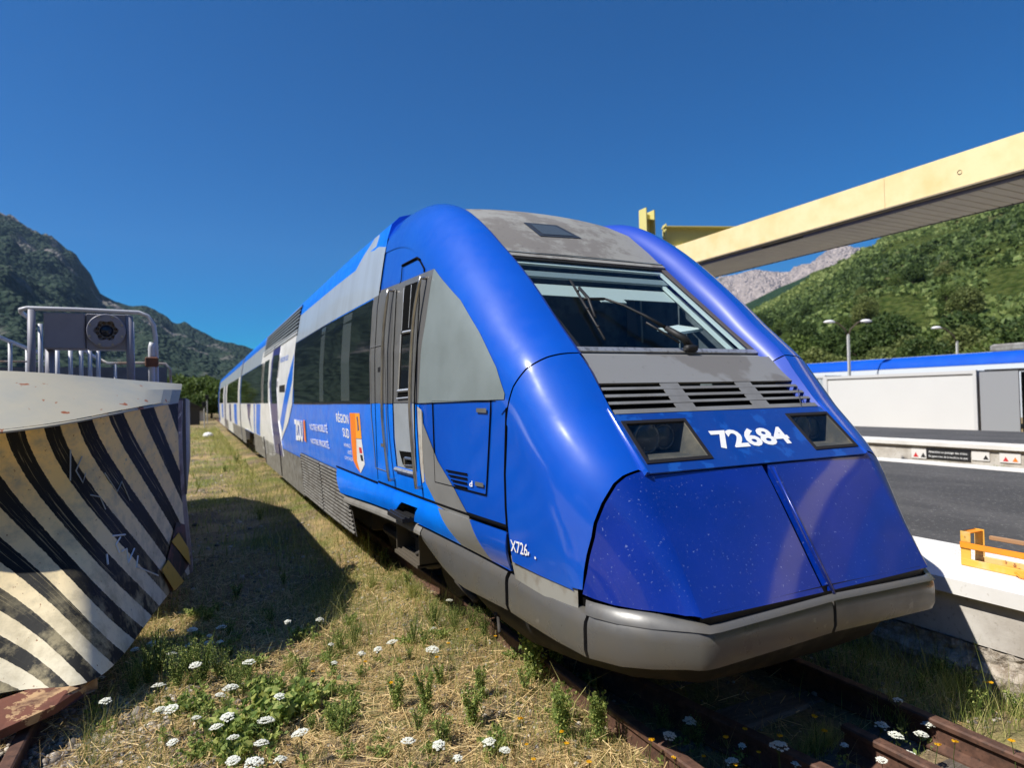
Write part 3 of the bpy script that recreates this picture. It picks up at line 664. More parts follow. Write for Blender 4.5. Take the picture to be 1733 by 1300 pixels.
# windows
zt, zb = 2.875, 1.84
def window(ya, yb, bars, parent, mirror=False, zt=2.875, zb=1.84):
    o = yz('side_window', [(ya, zb), (yb, zb), (yb, zt), (ya, zt)], winm, .006, parent, mirror)
    for c, wd in bars:
        g = M(); patch('', [(c, zb+.02), (c+wd, zb+.02), (c+wd, zt-.02), (c, zt-.02)], wall, None, g=g, off=.0072, du=.3, mirror=mirror); g.build('window_upright', winbar, o)
    return o
window(6.32, 11.55, [(Yof(592, 620), .42), (Yof(548, 620), .30)], T)
window(17.7, 26.1, [(21.8, .06)], T)
window(15.95, 17.1, [], T)
yz('door_vent', [(17.1, zb), (17.7, zb), (17.7, zt), (17.1, zt)], sgrill, .004)
g = M()
for i in range(22): z = zb+.04+i*.045; seg_w(g, [(17.15, z), (17.65, z)], .010, .006, 1)
g.build('louvre_slats', steel, T)
yz('window_surround', [(6.14, 1.832), (6.32, 1.832), (6.32, 2.888), (6.14, 2.888)], dgrey, .003)
yz('window_surround', [(6.32, 1.832), (11.6, 1.832), (11.6, 1.85), (6.32, 1.85)], black, .008)
# roof louvres above the door
g = M(); ya_, yb_ = Yof(508, 540), 17.6
yz('roof_louvre', [(ya_, 3.02), (yb_, 3.02), (yb_, 3.56), (ya_, 3.56)], gap_m, .004)
for i in range(8): z = 3.05+i*.068; seg_w(g, [(ya_, z), (yb_, z)], .014, .012, 5)
g.build('louvre_slats', roofb, T)
# passenger door
dr = field('passenger_door', [(476, 586), (470, 640), (469, 656), (471.5, 712), (476, 745), (480.5, 773), (467, 766), (463.5, 745), (461.5, 723), (457.5, 680), (457, 656), (460, 618), (464, 589)], navy, .009)
wallpatch('door_window', [(474.5, 600), (468.5, 656), (469.5, 683), (461, 683), (459.5, 656), (464.5, 602)], dkglass, dr, .012, cast=poly_f)
g = M(); line_w(g, [(477, 586), (470.5, 640), (469.8, 656), (472.3, 712), (477, 745), (481.5, 773)], .012, .008, far_side, 3); line_w(g, [(464, 589), (459.5, 618), (456.5, 656), (457, 680), (461, 723), (466.5, 766)], .012, .008, far_side, 3)
g.build('door_seal', white, dr)
field('azure_stripe', [(498.5, 598), (495.3, 643), (478.5, 732), (474.5, 714), (484.5, 656)], azur, .0055)
field('door_display', [(482.5, 651), (473, 653), (473, 664), (482.5, 664)], black, .006)
# livery ribbons on the white part
for q, m_ in (([(18.4, .97), (19.6, .97), (19.2, 1.82), (17.9, 1.82)], azur), ([(21.2, .97), (22.6, 1.4), (22.9, 1.82), (21.2, 1.82), (21.8, 1.4)], navy), ([(20.0, .97), (20.3, .97), (20.1, 1.82), (19.7, 1.82)], azur)):
    yz('livery_ribbon', q, m_, .0055)
# ---- cab side wall
QE = []
for v in np.linspace(.95, VEND, 34):
    C_, _ = crest(np.array([v])); N_ = cnorm(np.array([v])); b, _n = bn(v); q = C_[0]+N_[0]*(b-.02); QE.append((min(q[0], 6.12), q[1]))
lowY = 3.5
QW = [(6.12, 1.07), (6.12, QE[-1][1])]+[q for q in QE[::-1] if q[0] > 3.3 and q[1] > 1.6]+[(3.47, 1.07)]
for mir in (False, True): patch('cab_side', QW, lambda a, b, o=0: wall(a, b, o), deep, T, du=.06, dv=.06, off=-.006, mirror=mir)
# dark backing behind the gaps
g = M(); V_ = np.linspace(0, VEND, 60); S_ = np.linspace(0, 1.7, 14)
for sg in (1, -1):
    G = []
    for v in V_: q = ring(np.full(14, v), S_*(1 if v > 1.0 else .62), 0.)*np.array([sg, 1, 1]); q[:, 2] = np.maximum(q[:, 2], .70); G.append([tuple(p+np.array([.03*sg, .025, -.012])) for p in q])
    g.grid(G)
g.build('inner_frame', gap_m, T, smooth=True)
# ---- roof-level fairings (the two blue shoulders)
seam_top = [(977, 597), (950, 599), (925, 605), (890, 625), (868, 655), (859, 690)]
VS = [to_vs(castL(*p)) for p in seam_top]; VS[0] = np.array([VS[0][0], 0.])
# fairing: everything on the shoulder above the hood seam
def fair_poly():
    p = [(VS[0][0]+.004, 0.)]; 
    for q in VS[1:]:
        if q[1] < 1.06: p.append((q[0]+.006, q[1]))
        else: break
    vlast = p[-1][0]; p += [(vlast+.01, 1.06), (VEND, 1.06), (VEND, 0.)]; return p
for mir in (False, True):
    patch('cab_fairing', fair_poly(), ring, deep, T, du=.04, dv=.035, thick=0., mirror=mir)
    # inner cheek of the fairing, down to the glass and the roof panel
    g = M(); G = []
    def inner(v):
        C_, w_ = crest(np.array([v])); N_ = cnorm(np.array([v]))[0]; k = np.interp(v, [0, .8, 1.1, 1.55, 2.0, 3.0, VEND], [.0, .012, .05, .085, .10, .10, .05]); iw = np.interp(v, [0, .8, 1.15, 1.55, 3.0, VEND], [0, .012, .03, .10, .12, .13])
        q = C_[0]+N_*k; return (-(w_[0]-iw), q[0], q[1])
    for v in np.linspace(VS[0][0], VEND, 46):
        C_, w_ = crest(np.array([v])); a = np.array([-w_[0], *C_[0]]); b = np.array(inner(v)); N_ = cnorm(np.array([v]))[0]
        mid = a*.5+b*.5+np.array([0, -N_[0]*.012, -N_[1]*.012]); row = [a, a*.8+b*.2+np.array([0, -N_[0]*.010, -N_[1]*.010]), mid, b, b+np.array([0, N_[0]*.05, N_[1]*.05])]
        G.append([tuple(p*np.array([-1 if mir else 1, 1, 1])) for p in row])
    g.grid(G); g.build('fairing_cheek', cheek, T, smooth=True)
    g = M(); G = []
    for v in np.linspace(.80, VS[0][0]-.008, 16):
        C_, w_ = crest(np.array([v])); a = np.array([-w_[0]+.002, *C_[0]]); b = np.array(inner(v)); N_ = cnorm(np.array([v]))[0]
        G.append([tuple(p*np.array([-1 if mir else 1, 1, 1])) for p in (a, a*.5+b*.5-np.array([0, N_[0]*.004, N_[1]*.004]), b, b+np.array([.01, N_[0]*.04, N_[1]*.04]))])
    g.grid(G); g.build('hood_cheek', cheek, T, smooth=True)
# ---- hood panels (corner fairings below the seam) and coupler covers
door_seam = [(1084, 797), (1057, 807), (1041, 820), (1021, 853), (1008, 886), (1004, 910), (996, 940), (991, 970), (986, 1006)]
DS = [to_vs(castL(*p)) for p in door_seam]
hb = [(986, 1000), (950, 986), (905, 968), (866, 950)]; HB = [to_vs(castL(*p)) for p in hb]
rear = [(857, 890), (853, 800)]; RE = [to_vs(castL(*p)) for p in rear]
dtop = to_vs(np.array([2.682, 1.457]))[0]
hood = [(VS[0][0]-.006, 0.)]+[(q[0]-.006, q[1]-.01) for q in VS[1:]]+[(q[0], q[1]-.012) for q in RE[::-1]]+[(q[0]+.004, q[1]) for q in HB[::-1]]+[(q[0]+.008, q[1]+.012) for q in DS[::-1][1:]]+[(dtop+.012, 0.)]
cov = [(0., 0.)]+[(0., q) for q in (.3, .6)]+[(q[0], q[1]) for q in DS[::-1]]+[(dtop-.012, 0.)]
lastS = DS[-1][1]; cb = [to_vs(castL(*p)) for p in ((1160, 1043), (1120, 1037), (1080, 1032), (1040, 1025), (1005, 1014))]; cov = [(.0, 0.)]+[(q[0], q[1]) for q in cb]+[(DS[-1][0]+.0, lastS)]+[(q[0]-.004, max(q[1]-.012, 0)) for q in DS[::-1][1:]]+[(dtop-.014, 0.)]
dA, dB = CC['door']; nA, nB = CC['num']
_vv = np.linspace(.32, 1.455, 16); _C, _w = crest(_vv); _Q = _C+cnorm(_vv)*bn(_vv)[0][:, None]
HYZ = [tuple(q) for q in _Q[::-1]]+[(2.90, .845), (3.2, .852), (3.49, .868)]+[(3.497, 1.084), (3.49, 1.40), (3.44, 1.72)]
hb = [(986, 1003), (950, 990), (905, 971), (866, 951)]
for mir in (False, True):
    sg = -1 if mir else 1
    g = M(); patch('', clip_half(hood, 1, 1.03, False), ring, None, g=g, du=.035, dv=.035, thick=.0, mirror=mir)
    patch('', HYZ, wall, None, g=g, du=.06, dv=.06, off=-.0015, mirror=mir); g.build('hood_panel', deep, T, auto=50)
    g = M(); patch('', cov, ring, None, g=g, du=.05, dv=.05, thick=.02, mirror=mir)
    # flat face of the cover
    G = []
    for t in np.linspace(0, 1, 12):
        v = (dtop-.014)*(1-t)+0*t; C_, w_ = crest(np.array([v])); y_, z_ = C_[0]
        G.append([(-sg*float(w_[0]*f+(.048 if not mir else -.004)*(1-f)), float(y_-(1-f*f)*.012), float(z_)) for f in np.linspace(1, 0, 9)])
    g.grid(G); e = G; g.grid([[r[-1] for r in G], [(r[-1][0], r[-1][1]+.03, r[-1][2]-.01) for r in G]])
    g.grid([G[0], [(p[0], p[1]+.03, p[2]-.02) for p in G[0]]]); g.grid([G[-1], [(p[0], p[1]+.03, p[2]+.0) for p in G[-1]]])
    g.build('coupler_cover', spck, T, auto=16)
g = M(); g.tube([(.006, 2.640, 1.428), (.006, 2.455, 1.12), (.006, 2.268, .80)], .008, 8); g.build('door_edge_bead', spck, T, smooth=True)
g = M(); g.quad((-.86, 2.72, 1.44), (.86, 2.72, 1.44), (.86, 2.33, .80), (-.86, 2.33, .80)); g.build('inner_bulkhead', gap_m, T)
# ---- number panel with headlights
fN = plane_pt(nA, nB, .0)
def Nw(t): return .852+(.878-.852)*t
hlL = [cast_plane(*p, nA, nB) for p in ((1052, 711), (1166, 711), (1203, 779), (1090, 784))]
hx0, hx1 = -.845, -.41; ht0, ht1 = float(np.mean([hlL[0][1], hlL[1][1]])), float(np.mean([hlL[2][1], hlL[3][1]])); hx1 = float(np.mean([hlL[1][0], hlL[2][0]])); hx0 = float(np.mean([hlL[0][0], hlL[3][0]]))
hxr = float(np.mean([cast_plane(1331, 699, nA, nB)[0], cast_plane(1378, 764, nA, nB)[0]])); g = M()
def slab(g, x0, x1, t0, t1, off=0., th=.012, f=fN, n=1, mi=0):
    for i in range(n):
        a, b = x0+(x1-x0)*i/n, x0+(x1-x0)*(i+1)/n
        V = [f(a, t0, off), f(b, t0, off), f(b, t1, off), f(a, t1, off), f(a, t0, off-th), f(b, t0, off-th), f(b, t1, off-th), f(a, t1, off-th)]
        g.add(V, [(0, 1, 2, 3), (4, 7, 6, 5), (0, 4, 5, 1), (1, 5, 6, 2), (2, 6, 7, 3), (3, 7, 4, 0)], mi)
slab(g, -.86, .86, 0, ht0); slab(g, -.875, .875, ht1, 1); slab(g, hx1, hxr, ht0, ht1); slab(g, -.872, hx0, ht0, ht1); slab(g, .86, .872, ht0, ht1)
npan = g.build('number_panel', mat('number_panel_blue', (.004, .05, .30), .4, .1, .4, vary=((.01, .09, .42), 7, .56, .6, 6, .6), rvary=(8, .3, .5)), T)
for e0 in (-.88, .868): g = M(); slab(g, e0, e0+.012, -.1, 1.0, .012, .03); g.build('panel_edge', deep, T)
c7 = [cast_plane(*p, nA, nB) for p in ((1197, 729), (1217, 762), (1345, 721), (1347, 750))]
x0_, x1_ = c7[0][0], c7[3][0]-.02; tA, tB = (c7[0][1]+c7[2][1])/2, (c7[1][1]+c7[3][1])/2
text_map('number_lettering', '72684', lambda u, v: fN(x0_+(x1_-x0_)*u, tB+(tA-tB)*v, .0025), wtext, T, .035)
for sg in (1, -1):
    a, b = (hx0, hx1) if sg == 1 else (hxr, .86); g = M(); fr = .022; ft = fr/.43
    slab(g, a, b, ht0, ht0+ft, .006, .02); slab(g, a, b, ht1-ft, ht1, .006, .02); slab(g, a, a+fr, ht0+ft, ht1-ft, .006, .02); slab(g, b-fr, b, ht0+ft, ht1-ft, .006, .02)
    hl = g.build('headlight', mat('headlight_frame', (.012, .01, .01), .6), T)
    # tapering box behind the glass
    g = M(); o = [fN(a+fr, ht0+ft), fN(b-fr, ht0+ft), fN(b-fr, ht1-ft), fN(a+fr, ht1-ft)]
    ci = [(a+.05, ), ]; xm = (a+b)/2; zm = (o[0][2]+o[2][2])/2; yb = max(o[0][1], o[2][1])+.12
    xi0, xi1 = xm-.14, xm+.14; zi0, zi1 = zm+.095, zm-.075
    i_ = [(xi0, yb, zi0), (xi1, yb, zi0), (xi1, yb, zi1), (xi0, yb, zi1)]
    g.add(o+i_, [(0, 1, 5, 4), (1, 2, 6, 5), (2, 3, 7, 6), (3, 0, 4, 7), (4, 5, 6, 7)]); g.build('lamp_housing', mat('lamp_housing', (.085, .08, .07), .7, vary=((.17, .145, .11), 9, .45, .7)), hl)
    yl = yb-.045
    for dx in (-.055, .095): 
        g = M(); r_ = .082 if dx < 0 else .07; yy = yl-.03 if dx < 0 else yl
        g.lathe([(r_+.008, yy-.02), (r_+.008, yy-.035), (r_-.004, yy-.035), (r_-.006, yy-.01), (r_*.8, yy+.012), (r_*.4, yy+.028), (0, yy+.03)], (xm+dx, 0, zm+.008), 1, 28); g.build('lamp_reflector', mat('lamp_reflector', (.16, .17, .175), .3, .6, vary=((.05, .05, .05), 30, .5, .65)), hl, smooth=True)
        g = M(); g.lathe([(r_-.002, yy-.034), (r_*.7, yy-.044), (0, yy-.05)], (xm+dx, 0, zm+.008), 1, 28); g.build('lens', mat('lamp_lens', (.05, .06, .065), .2, .1, vary=((.3, .32, .32), 60, .62, .75)), hl, smooth=True)
    g = M(); slab(g, a+fr, b-fr, ht0+ft, ht1-ft, -.002, .003); g.build('cover_glass', hlglass, hl)
# ---- cowl and vents
cwid = lambda z: float(np.interp(z, [1.75, 1.94, 2.1, 2.2], [.842, .848, .868, .82]))
g = M(); CL = CC['cowl']; G = []
for (y_, z_) in [(3.475, 2.150)]+[(3.375, 2.104)]+CL: G.append([(cwid(z_)*s_, y_, z_) for s_ in np.linspace(-1, 1, 9)])
g.grid(G); g.grid([[(p[0], p[1], p[2]) for p in G[-1]], [(p[0], p[1]+.02, p[2]-.012) for p in G[-1]]]); g.build('cowl', cowlg, T, auto=20)
vA, vB = CC['vent']; fV = plane_pt(vA, vB)
gvm = mat('grille_grey', (.17, .17, .168), .5, vary=((.21, .215, .22), 3, .45, .6))
vg = empty('vent_grille', (0, 3.07-2.3, 1.84)); vg.parent = T
g = M(); slab(g, -.85, .85, -.02, 1.02, -.05, .004, fV); g.build('vent_recess', gap_m, vg)
tabs = [cast_plane(x, 652, vA, vB)[0] for x in (1117, 1153, 1246, 1277)]
tabs = [(tabs[0], tabs[1]), (tabs[2], tabs[3])]
g = M()
rows = [(.135, .225), (.375, .465), (.615, .70), (.87, 1.0)]
for k_, (a, b) in enumerate(rows):
    slab(g, -.835, .845, a, b, -.002, .006, fV)
    for (p, q) in tabs: slab(g, p+.01, q-.01, a-.155, a+.001, -.003, .005, fV)
g.build('grille_slats', gvm, vg)
g = M(); ra, rb2 = cast_plane(1349, 655, vA, vB), cast_plane(1356, 690, vA, vB); g.tube([fV(ra[0], ra[1], .002), fV(rb2[0], rb2[1], .002)], .003, 5); g.build('stay_rod', steel, vg)
# ---- windscreen
gA, gB = CC['glass']; fG = plane_pt(gA, gB)
def wq(t): return .785+.0*t
ws = empty('windscreen', (0, 3.95-2.3, 2.55)); ws.parent = T
W1 = .80
g = M(); slab(g, -W1, W1, -.02, 1.0, -.004, .008, fG, 1); g.build('pane', wsglass, ws)
def frame(x0, x1, t0, t1, m_, nm, off, th=.01): g = M(); slab(g, x0, x1, t0, t1, off, th, fG); return g.build(nm, m_, ws)
frame(-W1, W1, -.075, -.02, roofg, 'top_moulding', .012, .02)
frame(-W1, W1, -.02, .002, black, 'seal', .003, .012)
frame(-W1, W1, 1.0, 1.035, alu, 'lower_strip', .004, .012)
frame(.745, .80, .0, 1.0, mat('brown_seal', (.09, .075, .065), .6), 'side_seal', .003, .012); frame(-.80, -.745, .0, 1.0, black, 'side_seal', .003, .012)
pl = mat('pale_cab_trim', (.62, .70, .66), .6)
frame(.715, .745, .03, 1.0, pl, 'inner_trim', -.02, .02); frame(.655, .69, .10, .985, pl, 'inner_trim', -.06, .02)
frame(-.75, .745, .002, .03, pl, 'inner_trim', -.02, .02)
frame(-.75, .72, .08, .15, mat('cab_trim_grey', (.22, .27, .28), .6), 'inner_trim', -.05, .02)
# sun blind
g = M(); slab(g, -.70, .66, .19, .33, -.09, .006, fG); slab(g, -.12, .12, .33, .38, -.085, .01, fG); sb = g.build('sun_blind', mat('sun_blind', (.50, .56, .53), .7), T)
# cab interior
cabm = mat('cab_interior', (.17, .20, .215), .8, vary=((.09, .105, .115), 3, .45, .55)); cabb = mat('cab_back_blue', (.05, .09, .24), .7); desk = mat('cab_desk', (.20, .27, .29), .6)
g = M(); g.quad((-.92, 5.2, 1.7), (.92, 5.2, 1.7), (.92, 5.2, 3.3), (-.92, 5.2, 3.3)); g.quad((-.9, 3.3, 1.7), (-.9, 5.2, 1.7), (-.9, 5.2, 3.3), (-.9, 3.9, 2.35)); g.quad((.9, 3.3, 1.7), (.9, 5.2, 1.7), (.9, 5.2, 3.3), (.9, 3.9, 2.35)); g.quad((-.9, 3.2, 1.72), (.9, 3.2, 1.72), (.9, 5.2, 1.72), (-.9, 5.2, 1.72)); g.quad((-.9, 4.5, 3.02), (.9, 4.5, 3.02), (.9, 5.2, 3.3), (-.9, 5.2, 3.3))
g.build('cab_interior', cabm, T)
g = M(); g.add([(-.75, 3.44, 2.125), (.75, 3.44, 2.125), (.75, 4.0, 2.16), (-.75, 4.0, 2.16), (.75, 4.02, 1.8), (-.75, 4.02, 1.8)], [(0, 1, 2, 3), (3, 2, 4, 5)]); g.build('dashboard', desk, T)
def cabquad(nm, pts, Y, m_, **k): g = M(); P = [atY(*p, Y) for p in pts]; g.add(P+[p+np.array([0, .01, 0]) for p in P], [(0, 1, 2, 3), (4, 7, 6, 5), (0, 4, 5, 1), (1, 5, 6, 2), (2, 6, 7, 3), (3, 7, 4, 0)]); return g.build(nm, m_, T, **k)
cabquad('blue_door_panel', [(1082, 497), (1112, 497), (1112, 585), (1082, 585)], 5.1, cabb)
cabquad('notice_board', [(1127, 510), (1138, 510), (1138, 548), (1127, 548)], 5.05, cabm)
cabquad('instrument_panel', [(1133, 505), (1163, 505), (1163, 556), (1133, 556)], 5.02, mat('instrument_panel', (.16, .2, .22), .6))
cabquad('curtain', [(1060, 495), (1073, 495), (1081, 570), (1062, 570)], 5.0, mat('curtain_grey', (.13, .13, .12), .9))
cabquad('cab_partition_edge', [(1083, 492), (1085, 492), (1089, 580), (1087, 580)], 4.9, pl)
pb = cabquad('paper_notice', [(1164, 512), (1190, 520), (1206, 553), (1163, 548)], 4.45, mat('paper_white', (.8, .82, .76), .8))
g = M()
for (a, b) in (((1177, 533), (1194, 536)), ((1194, 536), (1199, 551)), ((1199, 551), (1179, 549)), ((1179, 549), (1177, 533)), ((1182, 538), (1190, 540)), ((1181, 542), (1194, 543)), ((1184, 546), (1195, 547))):
    g.tube([atY(*a, 4.435), atY(*b, 4.435)], .003, 4)
g.build('notice_print', redp, T)
g = M(); g.tube([atY(1101, 541, 5.08), atY(1109, 542, 5.08)], .006, 4); g.tube([atY(1105, 537, 5.08), atY(1109, 542, 5.08), atY(1105, 546, 5.08)], .006, 4); g.tube([atY(1100, 521, 5.08), atY(1100, 527, 5.08)], .007, 4); g.build('arrow_sign', wtext, T)
g = M(); p = [atY(1112, 556, 3.95), atY(1147, 550, 4.05), atY(1190, 556, 4.0), atY(1150, 562, 3.85)]; g.add(p+[q-np.array([0, 0, .02]) for q in p], [(0, 1, 2, 3), (4, 7, 6, 5), (0, 4, 5, 1), (1, 5, 6, 2), (2, 6, 7, 3), (3, 7, 4, 0)]); g.build('open_binder', mat('binder_white', (.75, .8, .76), .6), T)
# ---- wiper
wp = empty('wiper', (.1, 3.45-2.3, 2.2)); wp.parent = T
def gp(x, y, o): a = cast_plane(x, y, gA, gB); return np.array(fG(a[0], a[1], o))
g = M(); g.tube([gp(1168, 594, .02), gp(1150, 588, .075), gp(1120, 570, .075)], [.030, .028, .020], 8); g.tube([gp(1120, 570, .075), gp(1085, 552, .085), gp(1050, 531, .07), gp(1018, 515, .05)], [.016, .011, .010, .009], 6)
g.tube([gp(1145, 590, .05), gp(1110, 567, .045), gp(1088, 558, .06)], .009, 6); g.box(gp(1166, 596, .03), (.10, .06, .05), bev=.012); g.build('wiper_arm', black, wp, smooth=True)
g = M(); g.tube([gp(964, 478, .02), gp(1022, 579, .02)], [.010, .010], 6); g.tube([gp(978, 493, .03), gp(992, 515, .05), gp(1005, 543, .03)], .012, 6); g.tube([gp(985, 515, .045), gp(1018, 516, .05)], .012, 6)
for t in (.2, .5, .8): g.box(gp(964+58*t, 478+101*t, .028), (.02, .02, .02), bev=.004)
g.build('wiper_blade', black, wp, smooth=True)
# ---- roof panel over the cab
RP = CC['roof']; G = []
for i, (y_, z_) in enumerate(RP):
    v, _e = nearest(y_-.1, z_+.1); _, w_ = crest(v); wx = float(w_[0])-np.interp(y_, [4.5, 6], [.12, .12]); cr = np.interp(y_, [4.5, 5.0, 6.1], [.0, .035, .05])
    G.append([(wx*s_, y_, z_+cr*(1-s_*s_)-.015*abs(s_)**3) for s_ in np.linspace(-1, 1, 15)])
# refine along the length
GG = []
for i in range(len(G)-1):
    for t in np.linspace(0, 1, 5, endpoint=False): GG.append([tuple(np.array(a)*(1-t)+np.array(b)*t) for a, b in zip(G[i], G[i+1])])
GG.append(G[-1])
g = M(); g.grid(GG); g.build('cab_roof', roofg, T, smooth=True)
from mathutils.bvhtree import BVHTree
_n = len(GG[0]); bv = BVHTree.FromPolygons([p for r in GG for p in r], [(i*_n+j, i*_n+j+1, (i+1)*_n+j+1, (i+1)*_n+j) for i in range(len(GG)-1) for j in range(_n-1)])
def on_roof(x, y, o=.006):
    h = bv.ray_cast(mathutils.Vector(EYE), mathutils.Vector(ray(x, y)).normalized()); n = np.array(h[1]); n = n if n[2] > 0 else -n; return np.array(h[0])+n*o
HQ = np.array([(885, 377), (942, 382), (984, 404), (914, 400)], float); HC = HQ.mean(0)
def hq_pt(u, v, k, o): q = (HQ[0]*(1-u)+HQ[1]*u)*(1-v)+(HQ[3]*(1-u)+HQ[2]*u)*v; return on_roof(*(HC+(q-HC)*k), o)
g = M(); g.grid([[hq_pt(u, v, 1, .006) for u in np.linspace(0, 1, 6)] for v in np.linspace(0, 1, 6)]); hatch = g.build('roof_hatch', mat('hatch_rim', (.03, .04, .06), .5), T)
g = M(); g.grid([[hq_pt(u, v, .74, .010) for u in np.linspace(0, 1, 6)] for v in np.linspace(0, 1, 6)]); g.build('hatch_glass', mat('hatch_pane', (.07, .09, .11), .2), hatch)

# ---- painted fields on the cab flank
def cabf(name, px, m, off=.002, **k): return wallpatch(name, px, m, T, off, **k)
def pathz(px): return px
cabf('azure_field', [(640, 684), (709, 685), (716, 715), (716, 770), (721, 817), (741, 857), (760, 868), (708, 848), (648, 826), (641, 822)], azur, .002)
yz('azure_field', [(5.9, 1.075), (6.12, 1.075), (6.12, 1.83), (5.9, 1.83)], azur, .0015)
cabf('grey_field', [(645, 491), (676.5, 479), (736, 454.5), (722, 540), (713, 600), (709, 682), (640, 683), (641, 600)], dgrey, .002)
yz('grey_field', [(5.85, 1.835), (6.12, 1.835), (6.12, 2.905), (5.85, 2.905)], dgrey, .0015)
cabf('grey_triangle', [(736, 454.5), (780.5, 508), (812, 561.5), (841, 622), (855, 666), (854, 676), (709, 682.5), (713, 600), (722, 540)], tgrey, .005)
cabf('grey_stripe', [(709, 690), (715, 697), (716, 716), (741, 780), (770, 829), (795, 876), (793, 882), (760, 866), (741, 857), (721, 817), (714, 770)], sgrey, .003)
# small maintenance door
g = M(); line_w(g, [(627.6, 589), (650.6, 583), (654, 683), (658, 799), (637, 792), (629, 700), (627.6, 589)], .005, .004, n=5); md = g.build('maintenance_door', mat('door_seal_grey', (.12, .12, .12), .6), T)
cabf('door_latch', [(640, 622), (646, 620.5), (646, 629), (640, 630)], black, .004); cabf('door_latch', [(645, 750), (651, 751), (651, 757), (645, 756)], dgrey, .004)
# equipment flap on the deep blue field
g = M(); line_w(g, [(732, 679), (831, 677.5), (827, 760), (823, 838), (737, 816), (734, 740), (732, 679)], .005, .001, n=5)
fl_ = g.build('equipment_flap', gap_m, T)
for i in range(4): 
    x0, y0 = 756+i*4.3, 796+i*8.2; g = M(); line_w(g, [(x0, y0), (790.5, y0+6.5-i*.3)], .006, .003, n=2); g.build('flap_slot', gap_m, fl_)
cabf('flap_catch', [(807, 691), (824, 691), (824, 699), (807, 698)], dgrey, .005); cabf('flap_catch', [(805, 815), (819, 818), (819, 825), (805, 822)], dgrey, .005)
text_map('small_lettering', 'd', lambda u, v: wall(*castL(795+5*u, 824-10*v), .003)[0], wtext, T, .02)
# seams
g = M(); seg_w(g, [(3.452, 1.80), (3.50, 1.40), (3.507, 1.075), (3.505, .93)], .008, .0, n=8); g.build('panel_seam', gap_m, T)
g = M(); seg_w(g, [(6.12, 1.075), (3.5, 1.075)], .014, -.004, 8); seg_w(g, [(6.15, 1.06), (8.0, 1.06)], .010, .002, 3); g.build('sill_gap', gap_m, T)
g = M(); seg_w(g, [(6.125, 1.1), (6.125, 2.2), (6.125, 3.45)], .006, .001, 8); g.build('panel_seam', gap_m, T)
# ---- cab door
cd_ = empty('cab_door', (-1.4, 4.75-2.3, 2.0)); cd_.parent = T
def cf(nm, px, m, off, par): return wallpatch(nm, px, m, par, off)
cf('door_frame', [(674, 488), (712, 473), (703, 600), (702, 668), (702, 681), (667, 682), (668, 600)], dgrey, .004, cd_)
cf('window_recess', [(687, 484), (708.5, 476), (699, 600), (696, 675), (673.5, 676), (678, 590)], gap_m, .0065, cd_)
cf('lower_panel', [(667, 683), (701, 683), (702, 740), (705.5, 797), (674, 789), (669, 740)], pgrey, .005, cd_)
g = M(); line_w(g, [(684, 563), (700, 560)], .012, .012, n=2); line_w(g, [(681, 566), (676.5, 662)], .008, .012, n=3); line_w(g, [(676, 662), (695.5, 660)], .014, .012, n=2); line_w(g, [(674, 675), (695, 673)], .008, .012, n=2); line_w(g, [(686, 488), (682, 560)], .004, .012, n=3); line_w(g, [(698, 482), (693, 555)], .004, .008, n=3)
g.build('window_frame', mat('silver_frame', (.62, .64, .66), .35, .5), cd_)
cf('glass', [(684, 570), (699, 567), (695, 658), (679, 659)], dkglass, .009, cd_)
g = M(); line_w(g, [(672.5, 491), (667, 600), (666, 683), (668, 745), (673, 789)], .006, .006, n=5); line_w(g, [(712.5, 475), (702.5, 668), (703, 730), (706, 798)], .006, .006, n=5); g.build('door_seal', gap_m, cd_)
cf('handle_recess', [(677, 763), (701, 766), (703, 787), (683, 786)], gap_m, .008, cd_)
g = M(); line_w(g, [(686, 775), (687, 788), (703, 789)], .010, .010, n=3); line_w(g, [(690, 775), (701, 777)], .013, .02, n=2); g.build('handle', steel, cd_)
g = M(); line_w(g, [(672, 794), (705, 803)], .022, .012, n=2); g.build('door_sill', alu, cd_)
# flap above the door
g = M(); line_w(g, [(681, 449.5), (706, 436.5), (711, 440)], .012, .0, n=4); line_w(g, [(681, 450), (679, 475), (677, 480)], .004, .002, n=3); line_w(g, [(709, 438), (718, 455), (718, 460)], .008, .0, n=3); g.build('door_flap', gap_m, T)
# handrails
def rail_px(px, r=.015): 
    P = [wall(*castL(*p), .055)[0] for p in px]; a = wall(*castL(*px[0]), -.01)[0]; b = wall(*castL(*px[-1]), .0)[0]; 
    Q = []; 
    for i in range(len(P)-1):
        for t in np.linspace(0, 1, 4, endpoint=False):
            p0, p1, p2, p3 = P[max(i-1, 0)], P[i], P[i+1], P[min(i+2, len(P)-1)]
            Q.append(.5*((2*p1)+(-p0+p2)*t+(2*p0-5*p1+4*p2-p3)*t*t+(-p0+3*p1-3*p2+p3)*t**3))
    Q.append(P[-1]); g = M(); g.tube([a]+Q+[b], r, 8); return g.build('handrail', steel, T, smooth=True)
rail_px([(667, 492), (659, 560), (656.5, 640), (657, 700), (662, 756), (669, 812)]); rail_px([(723, 471), (711.5, 537), (705.5, 632), (705, 690), (708, 740), (715.5, 825)])
cabf('handrail_pocket', [(661, 495), (668, 490), (664, 560), (661, 640), (661, 683), (656, 683), (655.5, 640), (657, 560)], mat('pocket_grey', (.08, .08, .08), .6), .0035)
cabf('handrail_pocket', [(716, 478), (732, 466), (722, 540), (713, 600), (710, 682), (704, 683), (705, 620), (709, 540)], mat('pocket_grey2', (.10, .10, .10), .6), .0035)
cabf('scuff_plate', [(707, 688), (714, 694), (716, 760), (719, 815), (716, 818), (711, 780), (708, 720)], mat('worn_plate', (.42, .40, .36), .7, vary=((.25, .22, .18), 12, .45, .7)), .0045)
